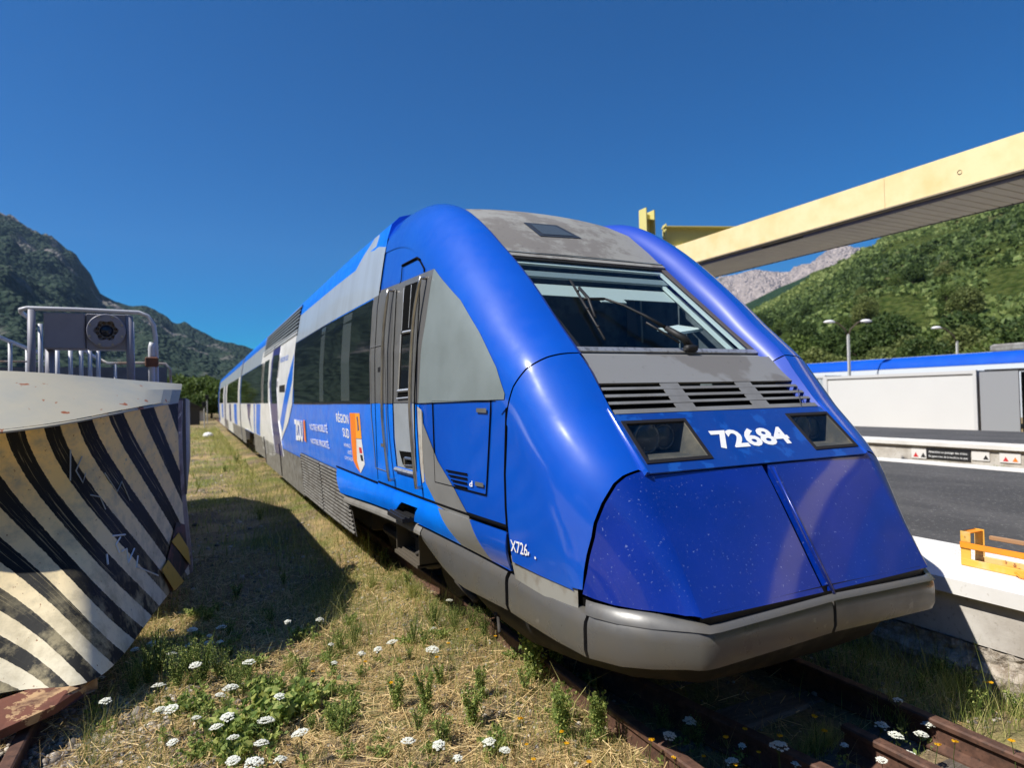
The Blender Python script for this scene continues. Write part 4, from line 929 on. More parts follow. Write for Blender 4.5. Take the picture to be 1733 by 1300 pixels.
# small marks, scratches and lettering
def skin_text(name, s, quad, m, off=.003, fo=.01, cast=castL, par=None):
    A, B, C_, D = [np.array(q, float) for q in quad]     # bottom-left, bottom-right, top-right, top-left in the view
    def f(u, v): p = (A*(1-u)+B*u)*(1-v)+(D*(1-u)+C_*u)*v; return wall(*cast(*p), off)[0]
    return text_map(name, s, f, m, par or T, fo)
def ring_pt(p, off): q = to_vs(castL(*p)); return ring(q[0], q[1], off)[0]
def hood_text(s, quad):   # lettering laid on the rounded shoulder
    A, B, C_, D = [np.array(q, float) for q in quad]
    return text_map('side_lettering', s, lambda u, v: ring_pt((A*(1-u)+B*u)*(1-v)+(D*(1-u)+C_*u)*v, .0025), wtext, T, .012)
skin_text('side_lettering', 'X726', [(866, 933), (894, 942), (894, 921), (864.5, 913)], wtext, .006, .012)
g = M(); g.add([wall(*castL(*p), .006)[0] for p in ((895, 934), (897.5, 935), (896, 941), (894, 940))], [(0, 1, 2, 3)]); g.add([wall(*castL(*p), .006)[0] for p in ((906, 942), (908.5, 943), (908.5, 947), (906, 946))], [(0, 1, 2, 3)]); g.build('peeled_lettering', wtext, T)
skin_text('slogan_lettering', 'ZOU', [(502, 745), (514, 749), (512, 711), (498, 709)], wtext, .009, .05, far_side)
field('logo_ribbon', [(514, 711), (516.5, 711), (519, 749), (516, 745)], orange, .009)
skin_text('slogan_lettering', 'VOTRE MOBILITÉ,', [(526, 729), (556, 735), (555, 716), (524, 715)], wtext, .009, .01, far_side)
skin_text('slogan_lettering', 'NOTRE PRIORITÉ.', [(528, 750), (559, 760), (557, 744), (526, 740)], wtext, .009, .01, far_side)
skin_text('region_lettering', 'RÉGION', [(570, 714), (590.5, 718), (589, 698), (568.5, 696)], wtext, .003, .02, far_side)
skin_text('region_lettering', 'SUD', [(581.5, 739), (592, 743), (590.5, 726), (579.5, 724)], wtext, .003, .02, far_side)
skin_text('region_lettering', 'PROVENCE', [(583, 756), (594, 759), (593.5, 752), (582.5, 750)], wtext, .003, .0, far_side)
skin_text('region_lettering', 'ALPES', [(589, 768), (596, 770), (595.5, 763), (588.5, 762)], wtext, .003, .0, far_side)
skin_text('region_lettering', "CÔTE D'AZUR", [(584, 777), (598, 781), (597, 773), (583, 771)], wtext, .003, .0, far_side)
sh = field('region_shield', [(592, 699), (609, 699.5), (610, 742), (603, 742), (604, 760), (606, 780), (611, 801), (604, 792), (598, 778), (595, 750)], orange, .003)
wallpatch('shield_field', [(601, 699.3), (609, 699.5), (612.5, 743), (603.5, 742)], orang2, sh, .0042, cast=poly_f); wallpatch('shield_field', [(603.5, 743), (612.5, 744), (618, 786), (611, 801), (605, 780)], white, sh, .004, cast=poly_f)
wallpatch('shield_emblem', [(608, 757), (612.5, 758), (614, 768), (609.5, 767)], redp, sh, .0052, cast=poly_f); wallpatch('shield_emblem', [(610, 770), (614, 770), (616, 781), (612, 780)], signs, sh, .0052, cast=poly_f)
wallpatch('shield_emblem', [(604, 706), (606, 705), (607, 714), (608.5, 728), (606, 729.5), (605.5, 716)], navy, sh, .0055, cast=poly_f)
skin_text('livery_lettering', 'RÉGION SUD', [(475, 614), (488, 609), (489, 598), (476, 604)], azur, .007, .0, far_side)
# ---- lower skirt: side plates and grilles behind the bogie
yz('side_skirt', [(10.95, .30), (17.3, .30), (17.3, .93), (10.95, .93)], sgrill, .004)
yz('side_skirt', [(17.3, .42), (20.6, .42), (20.6, .95), (17.3, .95)], sgrill, .004)
yz('side_skirt', [(24.4, .42), (YE-.02, .42), (YE-.02, .95), (24.4, .95)], sgrill, .004)
ga, gb = castL(574, 800), 0
yz('skirt_grille', [(7.25, .33), (10.93, .33), (10.93, 1.03), (7.55, 1.03)], mat('grille_dark', (.08, .073, .065), .8), .006)
g = M()
for i in range(15):
    z = .36+i*.046; a = 7.28+.28*(z-.33)/.7
    seg_w(g, [(a, z), (9.1, z)], .013, .016, 4); seg_w(g, [(9.16, z), (10.92, z)], .013, .016, 4)
g.build('louvre_slats', sgrill, T)
g = M()
for y in (7.4, 9.13, 10.93, 14.0, 17.3): g = M(); seg_w(g, [(y+(.15 if y < 7.5 else 0), .33), (y, 1.0)], .012, .012, 2); g.build('skirt_frame', under, T)
pass
g = M(); g.box((0, 16.8, .66), (2.3, 18.8, .6)); g.box((0, 5.35, .84), (2.1, 3.5, .34)); g.build('underframe', under, T)
# ---- the tilted cab skirt (azure, then grey stripe, then deep blue) above the bumper rail
SKT = np.array([(8.0, 1.04), (7.6, 1.04), (3.5, 1.045)])
def bump_line(Y):     # (X, z) of the bumper's upper outer edge along the flank
    return np.interp(Y, [2.745, 3.08, 3.6, 4.2, 4.9, 5.6, 6.37, 7.0, 7.5, 8.0], [1.226, 1.241, 1.24, 1.285, 1.36, 1.385, 1.42, 1.45, 1.47, 1.47]), np.interp(Y, [2.745, 3.08, 3.6, 4.2, 4.9, 5.6, 6.37, 7.0, 7.5, 8.0], [.75, .75, .765, .79, .825, .83, .81, .785, .765, .76])
def skirt(Y, t, off=0.):   # t 0 top .. 1 bottom
    Y = np.atleast_1d(Y); t = np.atleast_1d(t); xb, zb_ = bump_line(Y); zt_ = 1.045; xt = xside(Y, np.full_like(Y, 1.045))+.012
    zb_ = zb_+.03; bow = .02*np.sin(np.pi*np.clip(t, 0, 1)); return np.stack([-(xt+(xb-xt)*t+bow+off), Y, zt_+(zb_-zt_)*t], -1)
def cast_skirt(x, y):
    best = None
    for Y in np.linspace(3.3, 8, 95):
        p = atY(x, y, Y); xb, zb_ = bump_line(Y); t = (1.045-p[2])/(1.045-(zb_+.03)); s = skirt(Y, t)[0]; d = abs(s[0]-p[0])
        if best is None or d < best[0]: best = (d, Y, t)
    return (best[1], min(max(best[2], 0), 1))
def skp(name, q, m, off=0., mirror=False, thick=.015, par=None): return patch(name, q, skirt, m, par or T, du=.2, dv=.25, off=off, thick=thick, mirror=mirror)
y1, y2, y3, y4 = 4.05, 3.62, 4.75, 4.4
se0, se1 = cast_skirt(857, 897)[0], cast_skirt(861, 962)[0]; s_a = (cast_skirt(741, 858)[0], cast_skirt(778, 921)[0]); s_b = (cast_skirt(795, 877)[0], cast_skirt(836, 952)[0])
st = [cast_skirt(*p) for p in ((680, 850), (708, 860), (702, 893), (668, 878))]
sy0, sy1 = min(p[0] for p in st), max(p[0] for p in st)
for mir in (False, True):
    skp('cab_skirt', [(se0, 0), (s_b[0], 0), (s_b[1], 1), (se1, 1)], deep, mirror=mir)
    skp('cab_skirt', [(s_b[0]+.002, 0), (s_a[0]-.002, 0), (s_a[1]-.002, 1), (s_b[1]+.002, 1)], sgrey, mirror=mir)
    skp('cab_skirt', [(s_a[0], 0), (7.95, 0), (7.6, 1), (st[3][0], 1), (st[3][0], st[3][1]), (st[0][0], st[0][1]), (st[1][0], st[1][1]), (st[2][0], 1), (s_a[1], 1)], azur, mirror=mir)
stp = empty('entry_step', (-1.35, (sy0+sy1)/2-2.3, .93)); stp.parent = T
g = M(); g.box((-1.12, (sy0+sy1)/2, .95), (.25, sy1-sy0+.1, .34)); g.build('step_well', gap_m, stp)
ym = (st[2][0]+st[3][0])/2; g = M(); g.box((-1.33, ym, .865), (.26, abs(st[3][0]-st[2][0])*.92, .035)); 
for i in range(6): g.box((-1.22-.042*i, ym, .888), (.016, abs(st[3][0]-st[2][0])*.9, .012))
g.build('tread', black, stp)
# ---- bumper
def bsec(X, Y, z, nx, ny, h, th=.10):  # cross section facing (nx,ny)
    pr = [(-.09, .015), (-.05, .012), (-.022, .0), (-.004, -.03), (0, -.06), (0, -h+.05), (-.015, -h+.01), (-.06, -h-.01), (-.12, -h)]
    return [(X+nx*u, Y+ny*u, z+v) for u, v in pr]
def sweep(name, P, m, parent=T, mirror=False):
    G = []
    for i, (X, Y, z, h) in enumerate(P):
        a = np.array(P[max(i-1, 0)][:2]); b = np.array(P[min(i+1, len(P)-1)][:2])
        if i not in (0, len(P)-1):
            c = np.array(P[i][:2]); d1 = (c-a)/np.linalg.norm(c-a); d2 = (b-c)/np.linalg.norm(b-c); t = d1+d2; t /= np.linalg.norm(t); k = 1/max(.5, t@d1)
        else: t = (b-a)/np.linalg.norm(b-a); k = 1
        n = np.array([t[1], -t[0]])*k
        if n@(np.array([X, Y])-np.array([0, 5])) < 0: n = -n
        row = bsec(X, Y, z, n[0], n[1], h); G.append([((-p[0] if mirror else p[0]), p[1], p[2]) for p in row])
    g = M(); g.grid(G); n = len(G[0]); g.add(G[0], [tuple(range(n))]); g.add(G[-1], [tuple(range(n-1, -1, -1))]); return g.build(name, m, parent, auto=28)
def lin(P, n=4):
    o = []
    for a, b in zip(P[:-1], P[1:]):
        for t in np.linspace(0, 1, n, endpoint=False): o.append(tuple(np.array(a)*(1-t)+np.array(b)*t))
    return o+[P[-1]]
bf = [(-.012, 2.262, .778, .19), (-.40, 2.258, .767, .188), (-.80, 2.256, .758, .186), (-.86, 2.262, .757, .186), (-.90, 2.285, .756, .188), (-.94, 2.325, .756, .19), (-1.06, 2.43, .754, .20), (-1.16, 2.56, .752, .21), (-1.222, 2.735, .752, .22)]
bl_ = lambda y: (-float(bump_line(y)[0]), y, float(bump_line(y)[1]))
for mir in (False, True):
    sweep('front_bumper', bf, bump_m, mirror=mir)
    s1 = [(*bl_(y), np.interp(y, [2.8, 3.6], [.22, .25])) for y in np.linspace(2.762, 3.60, 7)]; sweep('corner_bumper', s1, bump_m, mirror=mir)
    s2 = [(*bl_(y), float(np.interp(y, [3.64, 4.3, 4.55, 4.95], [.25, .29, .24, .10]))) for y in np.linspace(3.64, 4.95, 12)]; sweep('side_bumper', s2, bump_m, mirror=mir)
    s3 = [(*bl_(y), .085) for y in np.linspace(4.97, 7.45, 12)]; sweep('bumper_rail', s3, mat('rail_grey', (.22, .21, .19), .5, vary=((.16, .15, .13), 6, .45, .7)), mirror=mir)
# plate under the hood, above the corner bumper, and the black trim under the covers
for mir in (False, True):
    sg = -1 if mir else 1
    g = M(); pl_ = [(2.84, .80, .775), (3.2, .82, .765), (3.58, .92, .80), (3.58, .87, .78)]
    P = []
    hq = np.array([(2.82, .845), (3.2, .852), (3.52, .868)])
    for y in np.linspace(2.86, 3.52, 10):
        zt_ = float(np.interp(y, hq[:, 0], hq[:, 1]))+.03; w0 = float(fX(y, zt_)[0])-.012; zb2 = float(bump_line(y)[1])-.01; P.append([(-sg*w0, y, zt_), (-sg*(min(w0, float(bump_line(y)[0])-.012)), y, zb2)])
    g.grid(P); g.build('sill_plate', mat('sill_plate_grey', (.27, .265, .24), .5, vary=((.2, .18, .15), 10, .5, .7)), T)
    g = M(); g.grid([[(-sg*x, y+.03, z+.05), (-sg*x, y+.035, z-.01)] for (x, y, z) in [(.0, 2.27, .79), (.80, 2.275, .775), (.86, 2.29, .77)]]); g.build('bumper_trim', black, T)
    g = M(); g.grid([[(-sg*max(x-.03, 0), y+.04, z+.012+.038*min(1, max(0, (x-.86)/.1))), (-sg*max(x-.012, 0), y+.018, z+.008+.022*min(1, max(0, (x-.86)/.1))), (-sg*(x-.0), y+.006, z-.012)] for (x, y, z) in [(.0, 2.236, .788), (.4, 2.234, .779), (.80, 2.238, .768), (.86, 2.25, .765), (.92, 2.315, .765), (1.05, 2.435, .765), (1.15, 2.57, .765), (1.20, 2.70, .765), (1.212, 2.76, .765)]]); g.build('bumper_ledge', bump_m, T, smooth=True)
    # lower apron
    A = [(.02, 2.42, .60, .38), (.72, 2.46, .58, .38), (.95, 2.74, .56, .35), (1.06, 3.1, .55, .32), (1.12, 3.6, .54, .28), (1.14, 4.1, .52, .30), (1.14, 4.4, .50, .34)]
    A = [(.0, 2.42, .58, .39)]+lin([(a[0], a[1], a[2], a[3]) for a in A], 3)[1:]
    g = M(); g.grid([[(-sg*a[0], a[1], a[2]), (-sg*a[0]*.985, a[1]+.02, (a[2]+a[3])/2), (-sg*a[0]*.93, a[1]+.08, a[3]), (-sg*a[0]*.6, a[1]+.2, a[3]+.01)] for a in A]); g.build('lower_apron', mat('apron_black', (.022, .021, .02), .7, vary=((.05, .044, .036), 7, .5, .7), spec=.15), T, smooth=True)
# ---- bogie, steps and brake gear under the cab
def bogie(Yc, parent):
    b = empty('bogie', (0, Yc-origin(parent)[1], 0)); b.parent = parent
    for dy in (-1.0, 1.0):
        for sx in (-.75, .75):
            g = M(); s_ = 1 if sx > 0 else -1; g.lathe([(0, -.02*s_), (.12, -.04*s_), (.14, -.01*s_), (.34, .0), (.40, -.005*s_), (.43, .0), (.43, .09*-s_), (.455, .1*-s_), (.44, .13*-s_), (.0, .13*-s_)], (sx+.05*s_, Yc+dy, .43), 0, 32); g.build('wheel', under, b, smooth=True)
    for sx in (-1, 1):
        g = M(); g.box((sx*1.0, Yc, .58), (.16, 2.9, .18), bev=.03)
        for dy in (-1, 1): g.box((sx*1.02, Yc+dy, .46), (.22, .34, .30), bev=.04); g.tube([(sx*1.02, Yc+dy*.62, .6), (sx*1.02, Yc+dy*.62, .92)], .10, 10)
        g.tube([(sx*1.05, Yc-.4, .42), (sx*1.05, Yc+.4, .42)], .06, 8); g.build('bogie_frame', under, b, auto=40)
    return b
bogie(6.7, T); bogie(22.6, T)
g = M(); xL = -1.22
p0 = atX(674, 903, xL); p1 = atX(706, 950, xL)
ya, yb = float(atX(706, 930, xL)[1]), float(atX(668, 930, xL)[1])
g.box((xL+.12, (ya+yb)/2, .37), (.24, yb-ya, .03)); g.box((xL+.13, ya+.01, .55), (.22, .02, .36)); g.box((xL+.13, yb-.01, .55), (.22, .02, .36)); g.box((xL+.24, (ya+yb)/2, .55), (.02, yb-ya, .38))
for i in range(5): g.box((xL+.03+i*.045, (ya+yb)/2, .393), (.014, yb-ya-.05, .014))
g.build('lower_step', mat('step_brown', (.09, .075, .055), .7), T, auto=30)
g = M()
for i in range(26):
    x = random.uniform(-1.15, -.7); y = random.uniform(3.9, 5.6); z = random.uniform(.25, .75); g.tube([(x, y, z), (x+random.uniform(-.1, .1), y+random.uniform(-.5, .5), z+random.uniform(-.05, .1))], random.uniform(.012, .03), 6)
g.build('brake_gear', under, T, smooth=True)
g = M(); g.box((-.75, 4.05, .24), (.05, .5, .22)); g.box((.75, 4.05, .24), (.05, .5, .22)); g.build('rail_guard', under, T)

# ---- second car of the train
T2 = empty('railcar', (0, 26.75, 0), label='rear car of the regional train, white with blue ribbons, far down the track', cat='train car')
body(T2, 26.9, 52.9, white, z0=.42)
def yz2(nm, ya, yb, za, zb_, m, off=.004): return patch(nm, [(ya, za), (yb, za), (yb, zb_), (ya, zb_)], wall, m, T2, du=2, dv=.15, off=off)
yz2('roof_band', 27, 52.8, 2.89, 3.36, roofb); yz2('roof_stripe', 27, 52.8, 3.37, 3.72, azur)
for a, b in ((28, 33), (33.1, 38.2), (43.5, 50)): yz2('side_window', a, b, 1.86, 2.87, winm, .006)
yz2('passenger_door', 40, 41.3, .6, 2.9, navy, .012); yz2('passenger_door', 50.6, 51.8, .6, 2.9, navy, .012)
yz2('nose_field', 51.8, 52.85, .5, 3.4, azur, .006); yz2('livery_ribbon', 29, 31, .95, 1.82, azur, .006); yz2('livery_ribbon', 34, 35.5, .95, 1.82, navy, .006); yz2('livery_ribbon', 44, 46, .95, 1.82, azur, .006)
yz2('side_skirt', 27, 33, .42, .93, sgrill); yz2('side_skirt', 38, 43, .42, .93, sgrill)
bogie(30.5, T2); bogie(49.5, T2)
g = M(); g.box((0, -.0+26.62, 1.9), (2.2, .54, 2.9)); gw = g.build('gangway', black, T2)

# ================================================================== snow plough wagon
PW = empty('snow_plough_wagon', (-4.63, 5.0, 0), label='rail snow plough wagon with a curved blade in worn black and cream stripes', cat='snow plough')
PS = np.array([0, .25, .5, .75, 1.])
RIMP = np.array([atY(308, 650, 7.05), atY(230, 643.5, 6.72), atY(150, 637, 6.42), atY(60, 630, 6.18), [-4.63, 6.05, 0]])
RIMP[4, 2] = RIMP[3, 2]+.02
LIPP = np.array([atY(302, 680, 6.8), atY(225, 694, 6.05), atY(150, 707.5, 5.70), atY(50, 726, 5.50), [-4.63, 5.38, 1.68]])
BOTP = np.array([atZ(321, 972, .10), atZ(243, 1062, .11), atZ(165, 1149, .12), atZ(50, 1166, .15), [-4.63, 4.35, .16]])
def plough_material():
    m = bpy.data.materials.new('striped_blade_paint'); m.use_nodes = True; N = m.node_tree.nodes; L = m.node_tree.links; b = N['Principled BSDF']
    uv = N.new('ShaderNodeUVMap'); tc = N.new('ShaderNodeTexCoord'); sp = N.new('ShaderNodeSeparateXYZ'); L.new(uv.outputs[0], sp.inputs[0])
    def noise(sc, det=6, ro=.6, st=None, src=None):
        n = N.new('ShaderNodeTexNoise'); n.inputs['Scale'].default_value = sc; n.inputs['Detail'].default_value = det; n.inputs['Roughness'].default_value = ro
        mp = N.new('ShaderNodeMapping'); mp.inputs['Scale'].default_value = st or (1, 1, 1); 
        if st: mp.inputs['Rotation'].default_value = (0, 0, R(-45))
        L.new(uv.outputs[0] if st else tc.outputs['Object'], mp.inputs[0]); L.new(mp.outputs[0], n.inputs['Vector']); return n.outputs[0]
    def mth(op, a, b_=None):
        n = N.new('ShaderNodeMath'); n.operation = op
        for i, v in enumerate((a, b_)):
            if v is None: continue
            if isinstance(v, (int, float)): n.inputs[i].default_value = v
            else: L.new(v, n.inputs[i])
        return n.outputs[0]
    def mixc(f, a, c, lo=None, hi=None):
        if lo is not None: r = N.new('ShaderNodeMapRange'); r.inputs[1].default_value = lo; r.inputs[2].default_value = hi; L.new(f, r.inputs[0]); f = r.outputs[0]
        mx = N.new('ShaderNodeMix'); mx.data_type = 'RGBA'; L.new(f, mx.inputs[0])
        for v, i in ((a, 6), (c, 7)):
            if isinstance(v, tuple): mx.inputs[i].default_value = (*v, 1)
            else: L.new(v, mx.inputs[i])
        return mx.outputs[2]
    ns = mth('ADD', mth('MULTIPLY', mth('SUBTRACT', noise(25), .5), .07), .25)
    q = mth('ADD', sp.outputs[0], ns)
    fr = mth('FRACT', q)
    blk = mth('LESS_THAN', fr, .48)
    cream = mixc(sp.outputs[1], (.80, .73, .54), (.92, .66, .27), .2, 1.3)
    cream = mixc(noise(5, 10, .7), cream, (.48, .41, .26), .45, .7); cream = mixc(noise(30), cream, (.28, .13, .06), .66, .70); cream = mixc(noise(9, 10, .8), cream, (.30, .29, .25), .62, .66)
    worn = mixc(noise(3.2, 8, .75, (5, .6, 1)), (.012, .012, .011), (.46, .38, .21), .56, .67)
    wear2 = mixc(sp.outputs[1], worn, mixc(noise(4, 8, .7), (.02, .02, .018), (.40, .34, .2), .46, .6), .75, .25)
    L.new(mixc(blk, cream, wear2), b.inputs['Base Color']); b.inputs['Roughness'].default_value = .65; b.inputs['Specular IOR Level'].default_value = .25
    bp = N.new('ShaderNodeBump'); bp.inputs['Strength'].default_value = .25; bp.inputs['Distance'].default_value = .02; L.new(noise(5), bp.inputs['Height']); L.new(bp.outputs[0], b.inputs['Normal'])
    return m
def ip(A, s): return np.array([float(np.polyval(np.polyfit(PS, A[:, k], 4 if k != 2 else 3), s)) for k in range(3)])
def lip(s): return ip(LIPP, s), s
def blade(s, t):    # t 0 top .. 1 bottom
    a = ip(LIPP, s)+[0, .02, .015]; b = ip(BOTP, s); p = a+(b-a)*t; n_ = np.array([.35, -.94, 0])
    return p-n_*(.10+.34*min(1, s*1.6))*math.sin(math.pi*t**.85)*(1-.35*t), s
ZS = [((475, 325), (490, 420)), ((397, 335), (440, 440), (490, 540)), ((315, 350), (370, 470), (430, 560), (480, 625)), ((228, 370), (290, 480), (350, 570), (420, 680)), ((130, 385), (200, 500), (300, 655), (400, 770), (450, 830)), ((25, 400), (100, 530), (200, 680), (300, 790), (400, 885)), ((20, 560), (100, 665), (200, 780), (300, 870), (365, 935)), ((10, 710), (100, 805), (200, 890), (310, 960)), ((20, 865), (120, 950), (225, 1020)), ((0, 975), (130, 1060))]
BLS = np.linspace(0, 1, 81); BLT = np.linspace(0, 1, 51); BLP = np.array([[blade(s, t)[0] for t in BLT] for s in BLS])
_q = BLP-EYE; _z = _q@cF; BLX = 866.5+F_*(_q@cR)/_z; BLY = 650-F_*(_q@cU)/_z
def near_bl(x, y): k = np.argmin((BLX-x)**2+(BLY-y)**2); return BLS[k//51], BLT[k % 51], BLP[k//51, k % 51]
def basis(s, t): return np.array([1+0*s, s, t, s*s, s*t, t*t, s*s*t, s*t*t, t**3, s**3]).T
_A = []; _B = []
for k, pts_ in enumerate(ZS):
    for (x, y) in pts_: s_, t_, _p = near_bl(x*.6306, 480+y*.6308); _A.append(basis(s_, t_)); _B.append(k)
_c = np.linalg.lstsq(np.array(_A), np.array(_B, float), rcond=None)[0]
def blade_mesh(mirror=False):
    SS = np.linspace(0, 1, 81); TT = np.linspace(0, 1, 41); V = []; UV = []
    for s in SS:
        for t in TT: p = blade(s, t)[0]; V.append(((p[0] if not mirror else -9.26-p[0])+4.63, p[1]-5.0, p[2])); UV.append((float(basis(s, t)@_c)+20, float(p[2])))
    n = len(TT); Fs = [(i*n+j, i*n+j+1, (i+1)*n+j+1, (i+1)*n+j) for i in range(len(SS)-1) for j in range(n-1)]
    me = bpy.data.meshes.new('blade'); me.from_pydata(V, [], Fs); l = me.uv_layers.new(name='uv')
    for lp in me.loops: l.data[lp.index].uv = UV[lp.vertex_index]
    me.update(); return link(me, 'blade', plm, PW, smooth=True)
plm = plough_material(); blade_mesh(); blade_mesh(True)
hoodm = mat('pale_hood_paint', (.43, .40, .31), .5, vary=((.33, .34, .31), 1.5, .4, .65), vary2=((.30, .10, .04), 7.5, .66, .675, 3, .5))
for mir in (False, True):
    fx = (lambda p: (-9.26-p[0], p[1], p[2])) if mir else (lambda p: tuple(p))
    g = M(); G = []
    for s in np.linspace(0, 1, 21):
        a = ip(LIPP, s); r = ip(RIMP, s); k = np.array([.35, -.94, 0])
        G.append([fx(p) for p in (r-k*.25, r-k*.01, r+k*.005-[0, 0, .008], r*.66+a*.34+k*.012, a, a-[0, 0, .012], a-k*.03-[0, 0, .01])])
    g.grid(G); g.build('hood', hoodm, PW, auto=8)
    # end plate and its hazard chevrons
    g = M(); E = [blade(0, t)[0] for t in np.linspace(0, 1, 14)]
    g.grid([[fx(p), fx(p+np.array([.03, .06, 0])), fx(p+np.array([.03, .5, 0]))] for p in E]); g.build('end_plate', mat('end_plate_paint', (.30, .25, .22), .6, vary=((.12, .08, .07), 5, .45, .6), vary2=((.55, .5, .4), 8, .6, .65)), PW)
# hazard plates at the lower corner
yel = mat('hazard_yellow', (.62, .38, .06), .6, vary=((.35, .2, .05), 12, .6, .72)); 
def bl_patch(nm, pts, m, off=.02):
    V = []
    for (s, t) in pts: p, d = blade(s, t); V.append(p+np.array([.35, -.94, 0])*off)
    g = M(); g.add(V, [tuple(range(len(V)))]); g.add([v-np.array([.35, -.94, 0])*.012 for v in V], [tuple(range(len(V)-1, -1, -1))]); return g.build(nm, m, PW)
def px_patch(nm, pts, m, off): 
    V = [near_bl(x, y)[2] for x, y in pts]; n_ = np.array([.35, -.94, 0]); g = M(); g.add([v+n_*off for v in V], [tuple(range(len(V)))]); g.add([v+n_*(off-.01) for v in V], [tuple(range(len(V)-1, -1, -1))]); return g.build(nm, m, PW)
px_patch('hazard_plate', [(298, 885), (320, 890), (321, 955), (290, 1008), (276, 975)], mat('hazard_black', (.02, .02, .025), .6, vary=((.12, .05, .05), 6, .5, .6)), .012)
px_patch('hazard_stripe', [(287, 915), (301, 903), (321, 926), (320, 956)], yel, .05); px_patch('hazard_stripe', [(268, 965), (281, 949), (307, 984), (296, 1000)], yel, .05)
# graffiti on the blade
gr = mat('graffiti_white', (.7, .74, .76), .6)
def on_blade(x, y): return near_bl(x, y)[2]+np.array([.35, -.94, 0])*.008
for ln in ([(188, 908), (214, 906)], [(200, 907), (196, 922), (203, 938)], [(208, 934), (214, 925), (219, 953), (226, 928)], [(233, 938), (230, 962), (268, 975)], [(180, 940), (181, 952)]):
    g = M(); g.tube([on_blade(*p) for p in ln], .007, 4); g.build('graffiti_stroke', gr, PW)
gg2 = mat('graffiti_grey', (.33, .37, .38), .6)
for ln in ([(118, 765), (120, 815)], [(136, 770), (128, 800), (140, 815), (146, 800)], [(150, 835), (170, 845), (178, 860)], [(175, 800), (195, 830), (205, 815), (220, 850)]):
    g = M(); g.tube([on_blade(*p) for p in ln], .005, 4); g.build('graffiti_stroke', gg2, PW)
# cutting edge: rusted plate in front of the foot of the blade
edge = mat('rusted_edge_plate', (.17, .06, .035), .8, vary=((.48, .30, .15), 3.2, .57, .585, 8, .7), vary2=((.10, .04, .025), 8, .5, .7), bump=(30, .3, .004))
for mir in (False, True):
    fx = (lambda p: (-9.26-p[0], p[1], p[2])) if mir else (lambda p: tuple(p))
    P0 = [ip(BOTP, s_) for s_ in (.5, .62, .75, 1)]; P1 = [atZ(151, 1158, .10), atZ(95, 1194, .10), atZ(0, 1237, .09), np.array([-4.63, 3.75, .09])]
    g = M(); G = [[fx(a), fx(a*.5+b*.5), fx(b), fx(b-[0, 0, .05]), fx(a-[0, 0, .07])] for a, b in zip(P0, P1)]; g.grid(G); g.add(G[0], [(0, 1, 2, 3, 4)]); g.build('cutting_edge', edge, PW)
# wagon body and gear behind the blade
wg = mat('wagon_grey', (.12, .125, .14), .55, vary=((.09, .09, .1), 4, .45, .7))
g = M(); g.prism([(-6.2, 7.3), (-3.06, 7.3), (-3.06, 12.2), (-4.2, 15.2), (-6.2, 15.2)], 2, .95, 1.93); g.box((-4.63, 10.5, .7), (2.2, 7, .5))
g.build('wagon_body', wg, PW)
g = M(); g.prism([(-6.2, 12.3), (-3.4, 12.3), (-4.3, 15.2), (-6.2, 15.2)], 2, 1.94, 2.5); g.build('engine_cover', wg, PW)
for y in (8.9, 12.9):
    for x in (-5.38, -3.88): g = M(); g.lathe([(0, -.02), (.1, -.03), (.36, 0), (.42, 0), (.42, .1), (.0, .1)], (x-.05, y, .42), 0, 28); g.build('wheel', under, PW, smooth=True)
# lamp box and railings on the deck, all standing in the plane Y = 7.65
YL = 7.65
lampp = mat('lamp_box_paint', (.26, .26, .31), .5, vary=((.23, .23, .275), 5, .4, .65)); tubew = mat('pale_tube_paint', (.50, .51, .55), .45, vary=((.30, .18, .12), 9, .66, .72))
A = atY(72, 528, YL); B = atY(222, 592, YL); lb = empty('lamp_box', (float((A[0]+B[0])/2+4.63), YL-5.0, float(B[2]))); lb.parent = PW
xm_ = float(atY(145, 560, YL)[0])
g = M(); g.box(((A[0]+xm_)/2, YL+.10, (A[2]+B[2])/2), (xm_-A[0]-.01, .2, A[2]-B[2]), bev=.008); g.box(((A[0]+xm_)/2, YL-.006, (A[2]+B[2])/2), (xm_-A[0]-.03, .012, A[2]-B[2]-.02)); g.build('housing', lampp, lb, auto=30)
g = M(); g.box(((xm_+B[0])/2, YL+.12, (A[2]+B[2])/2), (B[0]-xm_, .2, A[2]-B[2]), bev=.006); g.build('backing_plate', lampp, lb, auto=30)
LC = atY(180, 560, YL); rr = float(abs(atY(180, 560, YL)[0]-atY(146, 560, YL)[0]))
g = M(); n = 48; ro = [rr]*n; ri = [rr*(.58+.06*math.cos(6*2*math.pi*k/n)) for k in range(n)]
ring_ = lambda rad, y: [(LC[0]+rad[k]*math.cos(2*math.pi*k/n), y, LC[2]+rad[k]*math.sin(2*math.pi*k/n)) for k in range(n)]
g.grid([ring_(ro, YL+.03), ring_(ro, YL-.02), ring_([r_-.008 for r_ in ro], YL-.028), ring_(ri, YL-.028), ring_([r_-.002 for r_ in ri], YL+.06)], close=True); g.build('lamp_ring', lampp, lb, auto=30)
g = M(); g.lathe([(rr*.62, YL+.055), (0, YL+.055)], (LC[0], 0, LC[2]), 1, 32); g.build('lamp_recess', mat('lamp_recess', (.012, .01, .01), .7), lb)
g = M(); g.lathe([(rr*.36, YL+.05), (rr*.34, YL+.0), (rr*.2, YL-.02), (0, YL-.028)], (LC[0], 0, LC[2]), 1, 32); g.build('lens', mat('lamp_blue_lens', (.02, .028, .045), .15), lb, smooth=True)
